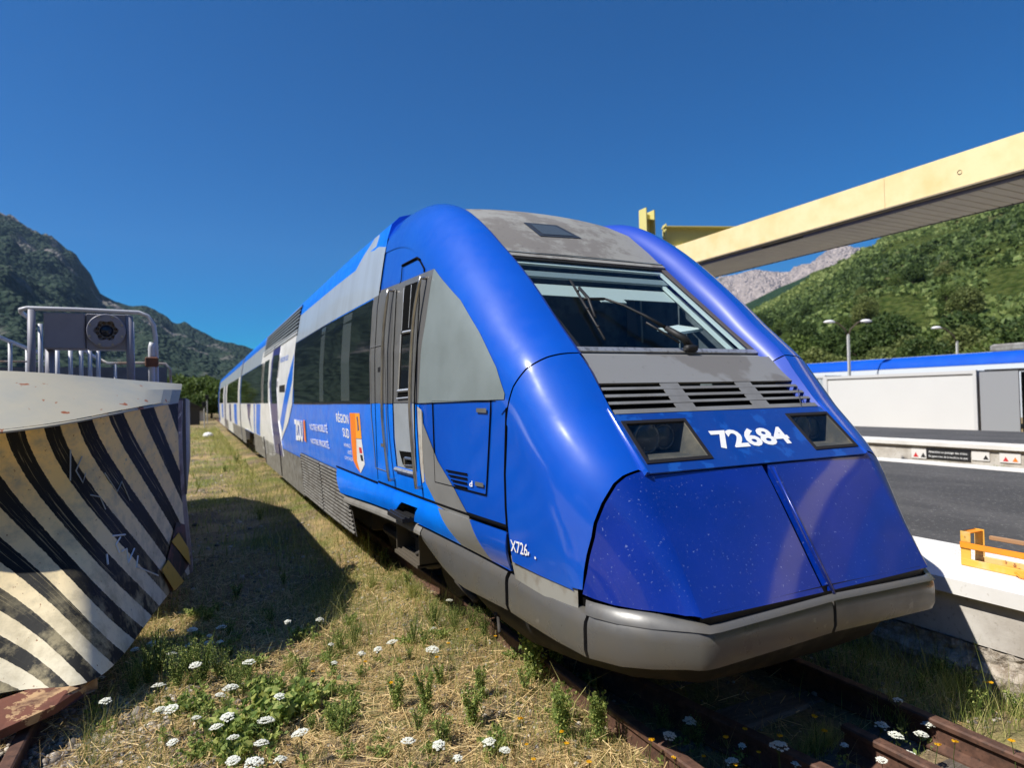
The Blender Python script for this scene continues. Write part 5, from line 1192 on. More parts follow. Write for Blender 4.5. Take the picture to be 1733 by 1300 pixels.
for k in range(12):
    q = 2*math.pi*(k+.5)/12; r_ = rr*(.475+.03*math.cos(6*q)); g = M(); g.lathe([(rr*.085, YL+.05), (rr*.085, YL+.005), (rr*.05, YL-.004), (0, YL-.005)], (LC[0]+r_*math.cos(q), 0, LC[2]+r_*math.sin(q)), 1, 12); g.build('light_emitter', mat('emitter_brown', (.10, .07, .05), .35) if k == 0 else bpy.data.materials['emitter_brown'], lb, smooth=True)
g = M()
for k in range(8):
    q = 2*math.pi*(k+.5)/8; g.lathe([(.011, YL-.028), (.011, YL-.038), (0, YL-.038)], (LC[0]+rr*.88*math.cos(q), 0, LC[2]+rr*.88*math.sin(q)), 1, 6)
g.build('ring_bolts', steel, lb)
def prail(nm, pts, r, m=tubew, par=PW, Y=YL): g = M(); g.tube([np.array(p) if len(p) == 3 else atY(p[0], p[1], Y) for p in pts], r, 8); return g.build(nm, m, par, smooth=True)
def top(px, Y, py=560, z=1.9): a = atY(px, py, Y); return (float(a[0]), Y, z)
prail('lamp_post', [top(53, YL), atY(53, 524, YL)], .034, lampp, lb); prail('lamp_post', [top(222, YL+.02), atY(218, 535, YL+.02)], .036, lampp, lb)
prail('lamp_post', [top(84, YL+.1), atY(84, 590, YL+.1)], .04, lampp, lb)
prail('guard_rail', [atY(50, 539, YL+.7), atY(36, 529, YL+.2), atY(35, 524, YL), atY(45, 521.5, YL), atY(130, 524, YL), atY(235, 529, YL), atY(250, 535, YL), atY(260, 550, YL), atY(263, 570, YL), atY(264, 590, YL), top(264, YL)], .022)
prail('guard_rail', [top(69, YL+.5), atY(68, 548, YL+.5)], .022); prail('guard_rail', [atY(225, 545, YL+.4), top(226, YL+.4)], .012)
prail('guard_rail', [top(256, YL-.1), atY(256, 588, YL-.1), atY(258, 580, YL-.1)], .030)
g = M(); g.box(atY(257, 613, YL-.1), (.12, .12, .10), bev=.01); g.build('rail_clamp', rust, PW)
for px in (97, 119, 137, 152, 166): prail('guard_rail', [top(px, YL+1.2), atY(px, 585, YL+1.2)], .022, Y=YL+1.2)
prail('guard_rail', [atY(140, 592, YL+1.3), atY(175, 612, YL+3.5)], .018); prail('guard_rail', [atY(170, 609, YL+3), atY(182, 615, YL+3), atY(245, 614.5, YL+3), atY(280, 616, YL+3), atY(288, 624, YL+3), top(289, YL+3)], .018, mat('rusty_tube', (.33, .22, .15), .7, vary=((.5, .48, .45), 6, .45, .6)))
prail('guard_rail', [top(195, YL+3), atY(195, 616, YL+3)], .018)
prail('guard_rail', [atY(-40, 560, YL+.3), atY(0, 571, YL+.6), atY(52, 592, YL+1.6), atY(66, 597, YL+1.9)], .022); 
for px, py, dy in ((17, 578, .9), (46, 590, 1.5)): prail('guard_rail', [top(px, YL+dy), atY(px, py, YL+dy)], .020)
prail('guard_rail', [atY(-30, 612, YL+1), atY(84, 612, YL+1.5)], .010, bpy.data.materials['rusty_tube'])

# ================================================================== platform furniture and canopy
yelp = mat('cream_yellow_paint', (.93, .75, .42), .5, vary=((.84, .64, .30), 3, .4, .7)); olive = mat('olive_yellow_paint', (.74, .66, .24), .5, vary=((.64, .56, .2), 2, .45, .7))
soff = mat('soffit_boards', (.84, .78, .66), .6, vary=((.76, .70, .6), 2, .4, .7)); dbr = mat('canopy_dark_gutter', (.035, .032, .03), .6)
CNP = empty('platform_canopy', (6.6, 12, 4.4), label='long platform canopy with a cream yellow fascia and ribbed grey underside', cat='canopy')
g = M(); 
for y0 in np.arange(-6.2, 44, 6.0): g.box((6.0, y0+3-.004, 4.68), (.04, 5.996, .455))
g.build('fascia', yelp, CNP)
g = M(); g.box((6.055, 19, 4.44), (.07, 50.4, .012)); g.box((6.02, 19, 4.452), (.1, 50.4, .02)); g.build('drip_edge', mat('fascia_underside', (.3, .25, .17), .7), CNP)
g = M(); g.box((6.145, 19, 4.47), (.11, 50.4, .06)); g.build('gutter_channel', dbr, CNP)
g = M(); g.tube([(6.15, -6, 4.43), (6.15, 7.3, 4.43)], .028, 8); g.tube([(6.15, 8.2, 4.43), (6.15, 44, 4.43)], .028, 8); g.build('conduit', lampp, CNP)
g = M()
for y0 in np.arange(-6.2, 44, .16): g.box((6.78, y0+.08, 4.42), (1.14, .140, .02), bev=.005)
g.build('soffit_boards', soff, CNP)
g = M(); g.box((6.79, 19, 4.445), (1.2, 50.4, .02)); g.box((7.37, 19, 4.47), (.05, 50.4, .13)); g.box((6.7, 19, 4.86), (1.36, 50.4, .03)); g.build('roof_sheet', dbr, CNP)
g = M(); h_ = atX(1624, 291, 5.975); g.lathe([(.028, 5.972), (.02, 5.985), (0, 5.985)], (0, h_[1], h_[2]), 0, 14); g.build('drain_hole', gap_m, CNP)
g = M()
for y0 in np.arange(-6, 44, 1.5): g.lathe([(.012, 4.436), (0, 4.434)], (6.24, y0, 0), 2, 8)
g.build('screw_heads', gap_m, CNP)
# steel portal carrying the canopy
pc = atX(1095, 385, 5.7); Yp = float(pc[1]); zt_ = float(atX(1095, 354, 5.7)[2])
PT = empty('steel_portal', (5.7, Yp, .55), label='olive yellow steel column and cross beam rising above the canopy behind the train', cat='steel portal')
wv = abs(float(atY(1077, 370, Yp)[0]-atY(1112, 370, Yp)[0])); xc = float(atY(1095, 370, Yp)[0])
th_ = R(-33); ct, s_t = math.cos(th_), math.sin(th_)
g = M(); dd = .105
for sgn in (-1, 1): g.box((xc+sgn*dd, Yp, (zt_+.5)/2+(0 if sgn < 0 else -.03)), (.022, .25, zt_-.5))
g.box((xc, Yp+.02, (zt_+.3)/2), (dd*2-.022, .016, zt_-.5))
for z in (zt_-.24, zt_-.62, zt_-1.0): g.box((xc, Yp-.05, z), (dd*2-.03, .12, .014))
g.build('column', olive, PT)
q0 = atY(1122, 384, Yp); d_ = np.array([math.cos(R(-20)), math.sin(R(-20)), 0]); bt = float(q0[2]); bb = float(atY(1125, 418, Yp)[2])
p0 = np.array([q0[0], Yp, 0]); L_ = 2.6; rz_ = R(-20); c0 = p0+d_*L_/2
g = M(); g.box((c0[0], c0[1], (bt+bb)/2), (L_, .02, bt-bb-.04), rz=rz_); g.box((c0[0], c0[1], bt-.012), (L_, .22, .024), rz=rz_); g.box((c0[0], c0[1], bb+.012), (L_, .22, .024), rz=rz_); g.box((p0[0]+.04, p0[1], (bt+bb)/2), (.02, .22, bt-bb+.1), rz=rz_); g.build('cross_beam', olive, PT)
# yellow and orange rack on the platform edge
RK = empty('barrier_rack', (2.2, 2.8, .55), label='low worn yellow and orange steel rack standing on the white platform edge', cat='rack')
yk = mat('worn_yellow_steel', (.78, .42, .06), .6, vary=((.70, .5, .22), 5, .45, .6), vary2=((.22, .09, .04), 12, .64, .7)); ok_ = mat('bright_orange_steel', (.95, .30, .02), .5, vary=((.8, .25, .03), 5, .5, .7))
b0 = atZ(1627, 956, .552); b1 = atZ(1733, 979, .552); dv_ = b1-b0; dv_ = dv_/np.linalg.norm(dv_); nv_ = np.array([-dv_[1], dv_[0], 0]); nv_ = nv_ if nv_[1] > 0 else -nv_
if nv_[0] < 0 and nv_[1] < .3: nv_ = -nv_
ht = 1.0*(58/1080)*float((b0-EYE)@cF); Lr = 1.15
rz_ = math.atan2(dv_[1], dv_[0]); wd = .17
def rb(a, n_, z, dim, m_, nm): g = M(); c = b0+dv_*a+nv_*n_; g.box((c[0], c[1], .552+z), dim, rz=rz_, bev=.004); return g.build(nm, m_, RK)
pw_ = .07
rb(pw_/2, 0, ht/2, (pw_, .008, ht), yk, 'upright'); rb(pw_/2, wd, ht/2, (pw_, .008, ht), yk, 'upright'); rb(.012, wd/2, ht*.93, (.006, wd-.01, ht*.13), yk, 'end_bracket'); rb(pw_*.5, wd/2, ht-.01, (pw_*.8, wd*.95, .006), ok_, 'top_plate')
rb(Lr/2, 0, .027, (Lr, .012, .054), yk, 'base_rail'); rb(Lr/2, wd, .027, (Lr, .012, .054), yk, 'base_rail'); rb(Lr/2, wd/2, .008, (Lr, wd-.02, .008), yk, 'base_rail')
rb(Lr/2, -.010, ht*.60, (Lr, .007, .045), ok_, 'orange_bar'); rb(Lr/2+.05, wd+.012, ht*.78, (Lr-.1, .03, .03), mat('brown_timber_bar', (.35, .2, .1), .8), 'rear_bar')
rb(Lr-.04, 0, ht/2, (pw_, .008, ht), yk, 'upright')
g = M(); c = b0+dv_*.42-nv_*.03; g.tube([tuple(b0+dv_*.36-nv_*.02+[0, 0, .03]), tuple(b0+dv_*.40-nv_*.04+[0, 0, .012]), tuple(b0+dv_*.7-nv_*.06+[0, 0, .012])], .008, 6); g.build('strap', ok_, RK)
# street lamps
def lamp(px, ytop, D, label, double=True):
    x, y, z = place(px, D, .3); el = lambda py: CH+ (ray(px, py)[2]/math.hypot(*ray(px, py)[:2]))*D; zt = el(ytop)
    r = empty('street_lamp', (x, y, .3), label=label, cat='street lamp', group='street lamps by the far platform')
    a = np.array([_r[0], _r[1], 0]); w_ = 22/1080*D*1.25; g = M(); g.tube([(x, y, -.3), (x, y, zt-1.2*w_*.6), (x, y, zt-.9*w_)], [.09, .07, .05], 8); g.build('pole', mat('galvanised', (.42, .42, .40), .6) if 'galvanised' not in bpy.data.materials else bpy.data.materials['galvanised'], r, smooth=True)
    for s in ((-1, 1) if double else (-1,)):
        b = np.array([x, y, zt-.9*w_]); g = M(); g.tube([b, b+[0, 0, w_*.45]+a*s*w_*.15, b+[0, 0, w_*.8]+a*s*w_*.55, b+[0, 0, w_*.88]+a*s*w_*.8], .04, 7); arm = g.build('arm', bark, r, smooth=True)
        h = b+np.array([0, 0, w_*.88])+a*s*w_*1.0; g = M(); g.lathe([(0, .09), (.16, .07), (.30, 0), (.28, -.05), (0, -.08)], (0, 0, 0), 2, 14); V = np.array(g.v)*[1.0, .6, 1]; ca, sa = a[0], a[1]; V = np.c_[V[:, 0]*ca-V[:, 1]*sa, V[:, 0]*sa+V[:, 1]*ca, V[:, 2]]*1.4+h; V = (V-h)*.75+h; g.v = [tuple(v) for v in V]; g.build('lamp_head', mat('lamp_head_white', (.8, .8, .82), .4) if 'lamp_head_white' not in bpy.data.materials else bpy.data.materials['lamp_head_white'], r, smooth=True)
    return r
lamp(1438, 543, 38, 'two-armed street lamp nearer the train nose, its pole rising behind the white container'); lamp(1622, 553, 46, 'street lamp with one visible head, standing beyond the open grey container', False)
# containers and the train beyond
def cont(name, px0, px1, X, zt, zb_, m, label, depth=2.4, ribs=True, cat='container'):
    y0 = float(atX(px0, 680, X)[1]); y1 = float(atX(px1, 680, X)[1]); a, b = min(y0, y1), max(y0, y1)
    r = empty(name, (X+depth/2, (a+b)/2, zb_), label=label, cat=cat); g = M(); g.box((X+depth/2, (a+b)/2, (zt+zb_)/2), (depth, b-a, zt-zb_)); g.build('body', m, r)
    g = M()
    for y in (a, b): g.box((X-.01, y, (zt+zb_)/2), (.10, .12, zt-zb_+.04))
    g.box((X-.01, (a+b)/2, zt-.05), (.08, b-a, .12)); g.box((X-.01, (a+b)/2, zb_+.06), (.08, b-a, .12)); g.build('frame', mat(name+'_frame', (.6, .6, .6), .6), r)
    if ribs:
        g = M()
        for y in np.arange(a+.25, b-.1, .28): g.box((X-.008, y, (zt+zb_)/2), (.02, .14, zt-zb_-.25))
        g.build('corrugation', m, r)
    return r, a, b
CT, ca_, cb_ = cont('shipping_container', 1400, 1652, 22, 2.41, -.15, mat('container_white', (.68, .68, .67), .6, vary=((.64, .64, .63), .5, .4, .8), vary2=((.6, .58, .54), 5, .68, .78)), 'long white container standing behind the far platform', ribs=False)
ye = float(atX(1735, 680, 22)[1])
r = empty('open_container', (23.2, (ca_+ye)/2, -.15), label='grey open container with a black interior at the right edge, next to the white one', cat='container')
g = M(); g.box((22.0, ca_-.75, 1.1), (.06, 1.2, 2.5)); g.build('door_leaf', mat('container_grey', (.30, .31, .33), .6), r)
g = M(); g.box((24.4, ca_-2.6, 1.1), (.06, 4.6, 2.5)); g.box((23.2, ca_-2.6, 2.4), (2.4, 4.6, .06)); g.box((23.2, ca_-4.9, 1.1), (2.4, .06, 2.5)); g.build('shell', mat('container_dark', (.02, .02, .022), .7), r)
yq0, yq1 = float(atX(1372, 680, 23)[1]), float(atX(1398, 680, 23)[1])
cont('electrical_cabinet', 1366, 1397, 23.5, 2.5, -.15, mat('cabinet_blue_grey', (.45, .5, .53), .6), 'pale blue grey cabinet between the train nose and the white container', 1.2, cat='cabinet')
X3 = 30; zb3 = CH+.0
T3 = empty('railcar', (X3+1.45, 16, 0), label='parked train with a bright blue roof edge behind the white container', cat='train car')
zz = float(atX(1550, 612, X3)[2]); g = M()
G = []
for y in np.linspace(9, 36, 12): G.append([(X3, y, .4), (X3, y, zz-.35), (X3+.02, y, zz-.3), (X3+.1, y, zz), (X3+.5, y, zz+.25), (X3+1.45, y, zz+.32), (X3+2.9, y, zz-.1), (X3+2.9, y, .4)])
g.grid(G); n = len(G[0]); g.add(G[0], [tuple(range(n))]); g.add(G[-1], [tuple(range(n-1, -1, -1))]); g.build('body', mat('train_pale_side', (.55, .6, .66), .4), T3, auto=30)
g = M(); g.grid([[(X3-.01, y, zz-.32), (X3+.09, y, zz+.01), (X3+.49, y, zz+.26)] for y in np.linspace(9, 36, 4)]); g.build('blue_roof_edge', deep, T3, smooth=True)
g = M(); g.box((X3+1.5, 13, zz+.45), (1.6, 8, .35), bev=.08); g.build('roof_unit', roofg, T3)
# far left: chalet, sheds
CHL = empty('chalet', (-17, 29, -.2), label='timber chalet with a grey shingle roof behind the plough railings', cat='house')
shm = mat('wood_shingles', (.26, .21, .19), .9, vary=((.17, .13, .12), 5, .4, .65), bump=(8, .6, .03), stretch=(1, 1, 5))
x0, x1 = -20.5, -14.2; yf, yb_ = 26.5, 32.0
g = M(); g.box(((x0+x1)/2, (yf+yb_)/2, 1.2), (x1-x0-.6, yb_-yf-.6, 2.8)); g.build('wall', wood, CHL)
roof = empty('roof', (0, 0, 3)); roof.parent = CHL
g = M()
for i in range(9):
    t0, t1 = i/9, (i+1)/9; ya_, yb2 = yf-.4+(2.9)*t0, yf-.4+2.9*t1+.06; za, zb2 = 2.5+2.9*t0, 2.5+2.9*t1+.03
    g.quad((x0-.4, ya_, za+.03), (x1+.4, ya_, za+.03), (x1+.4, yb2, zb2), (x0-.4, yb2, zb2)); g.quad((x0-.4, ya_, za-.01), (x1+.4, ya_, za-.01), (x1+.4, ya_, za+.03), (x0-.4, ya_, za+.03))
g.quad((x0-.4, yf+2.5, 5.4), (x1+.4, yf+2.5, 5.4), (x1+.4, yb_+.4, 2.5), (x0-.4, yb_+.4, 2.5)); g.add([(x1, yf, 2.5), (x1, yb_, 2.5), (x1, (yf+yb_)/2, 5.3)], [(0, 1, 2)]); g.build('shingles', shm, roof)
def shed(px, D, w_, h_, m, label, nm='shed'):
    x, y, z = place(px, D, -.2); r = empty(nm, (x, y, -.2), label=label, cat=nm); g = M(); g.box((x, y, h_/2-.2), (w_, w_*1.3, h_)); g.build('wall', m, r)
    g = M(); g.prism([(x-w_*.58, h_-.2), (x, h_+w_*.22), (x+w_*.58, h_-.2)], 1, y-w_*.75, y+w_*.75); g.build('roof', under, r); return r
shed(322, 70, 1.6, 1.7, mat('shed_dark', (.06, .055, .05), .8), 'small dark shed at the end of the track beyond the plough'); shed(335, 85, 1.4, 1.2, mat('shed_pale', (.5, .48, .45), .8), 'small pale hut next to the dark shed at the end of the track', 'hut')
for px, D, h, lb_ in ((345, 60, 1.9, 'thin white signal post beside the track end, nearer the train'), (350, 72, 2.6, 'taller grey signal mast beyond the thin white post')):
    x, y, z = place(px, D, -.2); r = empty('signal_post', (x, y, -.2), label=lb_, cat='signal post'); g = M(); g.tube([(x, y, -.2), (x, y, h)], .05, 8); g.build('post', bpy.data.materials['galvanised'], r); g = M(); g.box((x, y-.05, h-.1), (.35, .12, .45), bev=.02); g.build('signal_head', black, r)
x, y, z = place(351, 42, 0); g = M(); g.lathe([(0, .0), (.28, .02), (.3, .12), (.2, .25), (0, .3)], (x, y, -.14), 2, 16); g.build('white_marker_stone', wtext, label='small white marker stone beside the rail near the far end of the train', cat='marker stone', smooth=True)

# ================================================================== vegetation and stones
def blades(P, H, W, lean, tint, nseg=2, curve=.5):
    """tapering curved blades: P (n,3) roots, H heights"""
    n = len(P); a = rng.uniform(0, 6.283, n); d = np.stack([np.cos(a), np.sin(a), np.zeros(n)], -1); s = np.stack([-np.sin(a), np.cos(a), np.zeros(n)], -1)
    th = rng.uniform(0, 6.283, n); s = np.stack([np.cos(th), np.sin(th), np.zeros(n)], -1)
    V = []; 
    for k in range(nseg+1):
        t = k/nseg; c = P+np.outer(H*t*np.sqrt(np.clip(1-(lean*t)**2, .05, 1)), [0, 0, 1])+d*(H*lean*t**(1+curve))[:, None]; w_ = (W*(1-t*.92))[:, None]*.5
        V += [c-s*w_, c+s*w_]
    V = np.stack(V, 1); m = 2*(nseg+1); b = np.arange(n)[:, None]*m; F = []
    for k in range(nseg): F.append(np.stack([b[:, 0]+2*k, b[:, 0]+2*k+1, b[:, 0]+2*k+3, b[:, 0]+2*k+2], -1))
    return V.reshape(-1, 3), np.concatenate(F), np.repeat(tint, m)
def scatter(n, x0, x1, y0, y1, dens=None):
    X = rng.uniform(x0, x1, n); Y = y0+(y1-y0)*rng.uniform(0, 1, n)
    k = np.ones(n, bool)
    if dens is not None: k = rng.uniform(0, 1, n) < dens(X, Y)
    X, Y = X[k], Y[k]; return np.stack([X, Y, gz(X, Y)-.005], -1)
gmat = leafmat('green_grass', (.07, .13, .02), (.66, .60, .24), (.28, .33, .08), .45)
smat = leafmat('dry_straw', (.30, .19, .08), (.88, .68, .36), (.62, .45, .20), .3)
railgap = lambda X: (np.abs(np.abs(X)-.752) > .05)*(np.abs(np.abs(X+4.63)-.75) > .05)
def patchy(X, Y, s, lo, hi, o=0): return sm(lo, hi, bumpf(X*1.+o, Y*1.+o*2, s))
veg = lambda X: (X < 1.55)*railgap(X)
dry_zone = lambda X, Y: np.exp(-(((X+2.0)/1.0)**2+((Y-3.9)/1.3)**2))
# short turf and litter near the camera
P = scatter(95000, -3.6, 1.5, 2.2, 7.5, lambda X, Y: veg(X)*(.22+.78*patchy(X, Y, 3, -.35, .4, 3))*(1-.55*dry_zone(X, Y))*np.where(np.abs(X) < .72, .25, 1))
V, Fc, T_ = blades(P, rng.gamma(2.6, .022, len(P)), rng.uniform(.0025, .005, len(P)), rng.uniform(.1, .8, len(P)), rng.uniform(0, 1, len(P)))
np_mesh('grass', V, Fc, gmat, attr=T_, kind='stuff')
P = scatter(46000, -6.5, -.9, 5.5, 22, lambda X, Y: veg(X)*(.2+.8*patchy(X, Y, 1.6, -.3, .6, 5)))
V, Fc, T_ = blades(P, rng.gamma(2.6, .03, len(P)), rng.uniform(.006, .012, len(P)), rng.uniform(.1, .8, len(P)), rng.uniform(.2, 1, len(P)))
np_mesh('grass', V, Fc, gmat, attr=T_, kind='stuff')
P = scatter(40000, -14, -1.5, 16, 60, lambda X, Y: (.2+.8*patchy(X*.5, Y*.5, 1.2, -.3, .5, 5)))
V, Fc, T_ = blades(P, rng.gamma(3, .045, len(P)), rng.uniform(.02, .05, len(P)), rng.uniform(.1, .8, len(P)), rng.uniform(.4, 1, len(P)))
np_mesh('grass', V, Fc, gmat, attr=T_, kind='stuff')
# dry straw lying flat and standing
n = 70000; P = scatter(n, -4.2, 1.5, 2.2, 9.5, lambda X, Y: veg(X)*(.25+.75*patchy(X, Y, 2.2, -.3, .4, 9)+dry_zone(X, Y))*np.where(np.abs(X) < .72, .3, 1)); n = len(P)
a = rng.uniform(0, 6.283, n); L_ = rng.gamma(3, .03, n)[:, None]; d = np.stack([np.cos(a), np.sin(a), rng.normal(.12, .22, n)], -1); s = np.stack([-np.sin(a), np.cos(a), rng.normal(0, .4, n)], -1)*rng.uniform(.0012, .0028, n)[:, None]; C_ = P+[0, 0, .012]+np.outer(rng.uniform(0, .03, n), [0, 0, 1])
V = np.stack([C_-d*L_*.5-s, C_-d*L_*.5+s, C_+d*L_*.5+s, C_+d*L_*.5-s], 1).reshape(-1, 3); np_mesh('straw', V, np.arange(4*n).reshape(-1, 4), smat, attr=np.repeat(rng.uniform(0, 1, n), 4), kind='stuff')
P = scatter(16000, -4.2, 1.5, 2.3, 12, lambda X, Y: veg(X)*patchy(X, Y, 2.0, -.2, .5, 14)*.9)
V, Fc, T_ = blades(P, rng.gamma(3.5, .032, len(P)), rng.uniform(.002, .0035, len(P)), rng.uniform(.1, .7, len(P)), rng.uniform(.2, 1, len(P)), 2)
np_mesh('dry_grass', V, Fc, smat, attr=T_, kind='stuff')
# dark grass under the platform wall
P = scatter(9000, .85, 1.66, 2.0, 6, lambda X, Y: np.ones_like(X)*.6); V, Fc, T_ = blades(P, rng.gamma(4, .045, len(P)), rng.uniform(.003, .005, len(P)), rng.uniform(.2, .8, len(P)), rng.uniform(0, 1, len(P)), 3)
np_mesh('grass', V, Fc, gmat, attr=T_, kind='stuff')
P = scatter(16000, -3.6, -.8, 2.6, 8, lambda X, Y: veg(X)*patchy(X, Y, 4, .1, .7, 21)); V, Fc, T_ = blades(P, rng.gamma(6, .032, len(P)), rng.uniform(.0018, .0032, len(P)), rng.uniform(.1, .75, len(P)), rng.uniform(0, 1, len(P)), 3, 1)
np_mesh('grass', V, Fc, gmat, attr=T_, kind='stuff')
P = scatter(9000, -2.2, -.78, 3, 40, lambda X, Y: patchy(X*2, Y, 2, -.2, .5, 31)); V, Fc, T_ = blades(P, rng.gamma(5, .045, len(P)), rng.uniform(.003, .007, len(P)), rng.uniform(.1, .75, len(P)), rng.uniform(.3, 1, len(P)), 3, 1)
np_mesh('grass', V, Fc, gmat, attr=T_, kind='stuff')
P = scatter(30000, -9, -1.5, 8, 45, lambda X, Y: patchy(X, Y, 1.2, -.1, .5, 41)); V, Fc, T_ = blades(P, rng.gamma(4, .045, len(P)), rng.uniform(.008, .02, len(P)), rng.uniform(.1, .75, len(P)), rng.uniform(.4, 1, len(P)), 2, 1)
np_mesh('grass', V, Fc, gmat, attr=T_, kind='stuff')
# stones
stm = leafmat('gravel', (.13, .11, .09), (.58, .52, .44), (.28, .24, .20), 0)
def stones(n, x0, x1, y0, y1, s0, s1, dens=None, name='gravel'):
    P = scatter(n, x0, x1, y0, y1, dens); n = len(P); S = rng.gamma(3, (s1-s0)/5, n)+s0; S3 = S[:, None]*rng.uniform(.6, 1.1, (n, 3))*[1, 1, .7]
    V, Fc, T_ = blobs(P+[0, 0, .2]*S[:, None], S3, rng.uniform(0, 1, n)**1.4, ico1_v, ico1_f, .22); np_mesh(name, V, Fc, stm, attr=T_, kind='stuff')
stones(3800, -4.1, -2.6, 3.2, 5.2, .008, .028, lambda X, Y: sm(-2.5, -3.2, X))
stones(5200, -1.9, 1.5, 2.1, 9, .006, .022, lambda X, Y: .2+.8*np.exp(-((np.abs(X)-1.15)/.35)**2))
stones(3500, -6, -.9, 7, 26, .01, .035, lambda X, Y: .15+.85*patchy(X, Y, 1.4, .1, .6, 2))
stones(2600, -3.4, -1.0, 3.0, 7, .004, .014)
# wild carrot: each a thing of stem, leaves and a flat white flower head
umb = leafmat('umbel_white', (.85, .86, .74), (.97, .97, .92), None, .3); stemm = leafmat('stem_green', (.08, .12, .03), (.18, .22, .07), None, .2); weedl = leafmat('weed_leaf', (.12, .20, .045), (.62, .64, .20), (.28, .37, .10), .5)
yfl = leafmat('yellow_petal', (.80, .42, .01), (.90, .62, .03), None, .3)
def umbel_proto(h, r):
    root = empty('wild_carrot', (0, 0, 0)); g = M(); g.tube([(0, 0, 0), (.01, 0, h*.5), (0, .012, h)], [.0028, .0022, .0016], 5)
    for k in range(14): a = k*2.4; q = r*(.25+.6*(k/14)); g.tube([(0, .012, h-.02), (q*math.cos(a), .012+q*math.sin(a), h+.008)], .0008, 3)
    me = g.build('stem', stemm, root)
    
    P = []
    for k in range(30):
        a0 = k*2.39996; q0 = r*math.sqrt((k+.5)/30)*random.uniform(.85, 1.15); rr = r*random.uniform(.13, .24); m_ = 34; a = rng.uniform(0, 6.283, m_); q = rr*np.sqrt(rng.uniform(0, 1, m_)); zc = h+.008+.014*(1-(q0/r)**2)+random.uniform(-.003, .003)
        P.append(np.stack([q0*math.cos(a0)+q*np.cos(a), .012+q0*math.sin(a0)+q*np.sin(a), zc+.004*(1-(q/rr)**2)+0*q], -1))
    P = np.concatenate(P); n = len(P); V, Fc = leaf_quads(P, .0062, .4, .25); np_mesh('flower_head', V, Fc, umb, root, attr=rng.uniform(0, 1, len(V)))
    n = 26; P = np.stack([rng.normal(0, .03, n), rng.normal(0, .03, n), rng.uniform(.0, h*.45, n)], -1); V, Fc = leaf_quads(P, .03); np_mesh('leaf', V, Fc, weedl, root, attr=rng.uniform(0, 1, len(V))); return root
pr1 = umbel_proto(.20, .036); pr2 = umbel_proto(.12, .026); pr3 = umbel_proto(.30, .030)
UL = {'a': 'white wild carrot umbel in the flowering clump in front of the plough', 'b': 'small white wild carrot umbel in the shade beside the plough', 'c': 'small white wild carrot umbel in the dry grass before the bumper', 'd': 'white wild carrot umbel between the rails in front of the train'}
UG = {'a': 'wild carrots near left', 'b': 'wild carrots in the shade', 'c': 'wild carrots in dry grass', 'd': 'wild carrots between the rails'}
sp_ = {'a': [(160, 1152), (158, 1168), (178, 1190), (303, 1196), (268, 1163), (290, 1108), (340, 1124), (362, 1180), (375, 1228), (398, 1252), (400, 1278), (450, 1226), (465, 1176), (520, 1232), (385, 1208), (418, 1282), (390, 1168), (330, 1215), (300, 1255), (440, 1262), (280, 1205)],
       'b': [(232, 1103), (290, 1068), (322, 1088), (325, 1070), (345, 1094), (373, 1085), (377, 1060), (350, 1075), (312, 1112), (262, 1090), (492, 1048), (536, 1055), (420, 1118), (555, 1095)],
       'c': [(675, 1082), (640, 1095), (731, 1065), (725, 1100), (825, 1252), (740, 1262), (690, 1258), (560, 1120), (775, 1285), (850, 1270), (610, 1110), (480, 1290), (760, 1015)],
       'd': [(1125, 1240), (1160, 1220), (1253, 1256), (1320, 1276), (1486, 1228), (1523, 1184), (1497, 1286), (1528, 1270), (1570, 1224), (1555, 1240), (1250, 1290), (1430, 1262), (1512, 1240), (1345, 1290)]}
first = {id(pr1): True, id(pr2): True, id(pr3): True}
for kk, L_ in sp_.items():
    for i, (px, py) in enumerate(L_):
        pr = pr1 if (kk in 'a' or i % 3 == 0) else pr2
        if (px, py) in ((492, 1048), (1523, 1184), (225, 1103)): pr = pr3
        h = {id(pr1): .21, id(pr2): .13, id(pr3): .31}[id(pr)]; p = atZ(px, py, -.16+h); s = random.uniform(.7, 1.3)
        loc = (float(p[0]), float(p[1]), float(p[2])-h*s)
        if first[id(pr)]: o = pr; first[id(pr)] = False; o.location = loc; o.scale = (s, s, s); o['label'] = UL[kk]; o['category'] = 'flower'; o['group'] = UG[kk]
        else: o = copy_thing(pr, loc, s, random.uniform(0, 6), UL[kk], UG[kk]); o['category'] = 'flower'
        o.rotation_euler = (random.uniform(-.15, .15), random.uniform(-.2, .2), random.uniform(0, 6))
# leafy weeds
def weed_proto(name, h, wd, n, leaf, stems=5):
    root = empty(name, (0, 0, 0)); g = M(); P = []
    for k in range(stems):
        a = rng.uniform(0, 6.28); q = wd*.5*rng.uniform(.2, 1); hh = h*rng.uniform(.7, 1); g.tube([(0, 0, 0), (q*.4*math.cos(a), q*.4*math.sin(a), hh*.5), (q*math.cos(a), q*math.sin(a), hh)], [.004, .003, .0015], 5)
        m_ = n//stems; t = rng.uniform(.05, 1, m_); b = np.stack([q*t**1.3*math.cos(a), q*t**1.3*math.sin(a), hh*t], -1); P.append(b+rng.normal(0, 1, (m_, 3))*[wd*.11, wd*.11, h*.04]*(1.25-t)[:, None])
    P = np.concatenate(P); V, Fc = leaf_quads(P, leaf); g.build('stem', stemm, root); np_mesh('foliage', V, Fc, weedl, root, attr=np.repeat(rng.uniform(0, 1, len(P)), 4)); return root
W1 = weed_proto('thistle', .40, .26, 1500, .020, 8); W2 = weed_proto('leafy_weed', .17, .16, 420, .012, 8); W3 = weed_proto('leafy_weed', .11, .26, 480, .026, 9); W4 = weed_proto('flowering_weed', .36, .26, 1500, .009, 20)
W5 = weed_proto('leafy_weed', .13, .26, 330, .034, 8)
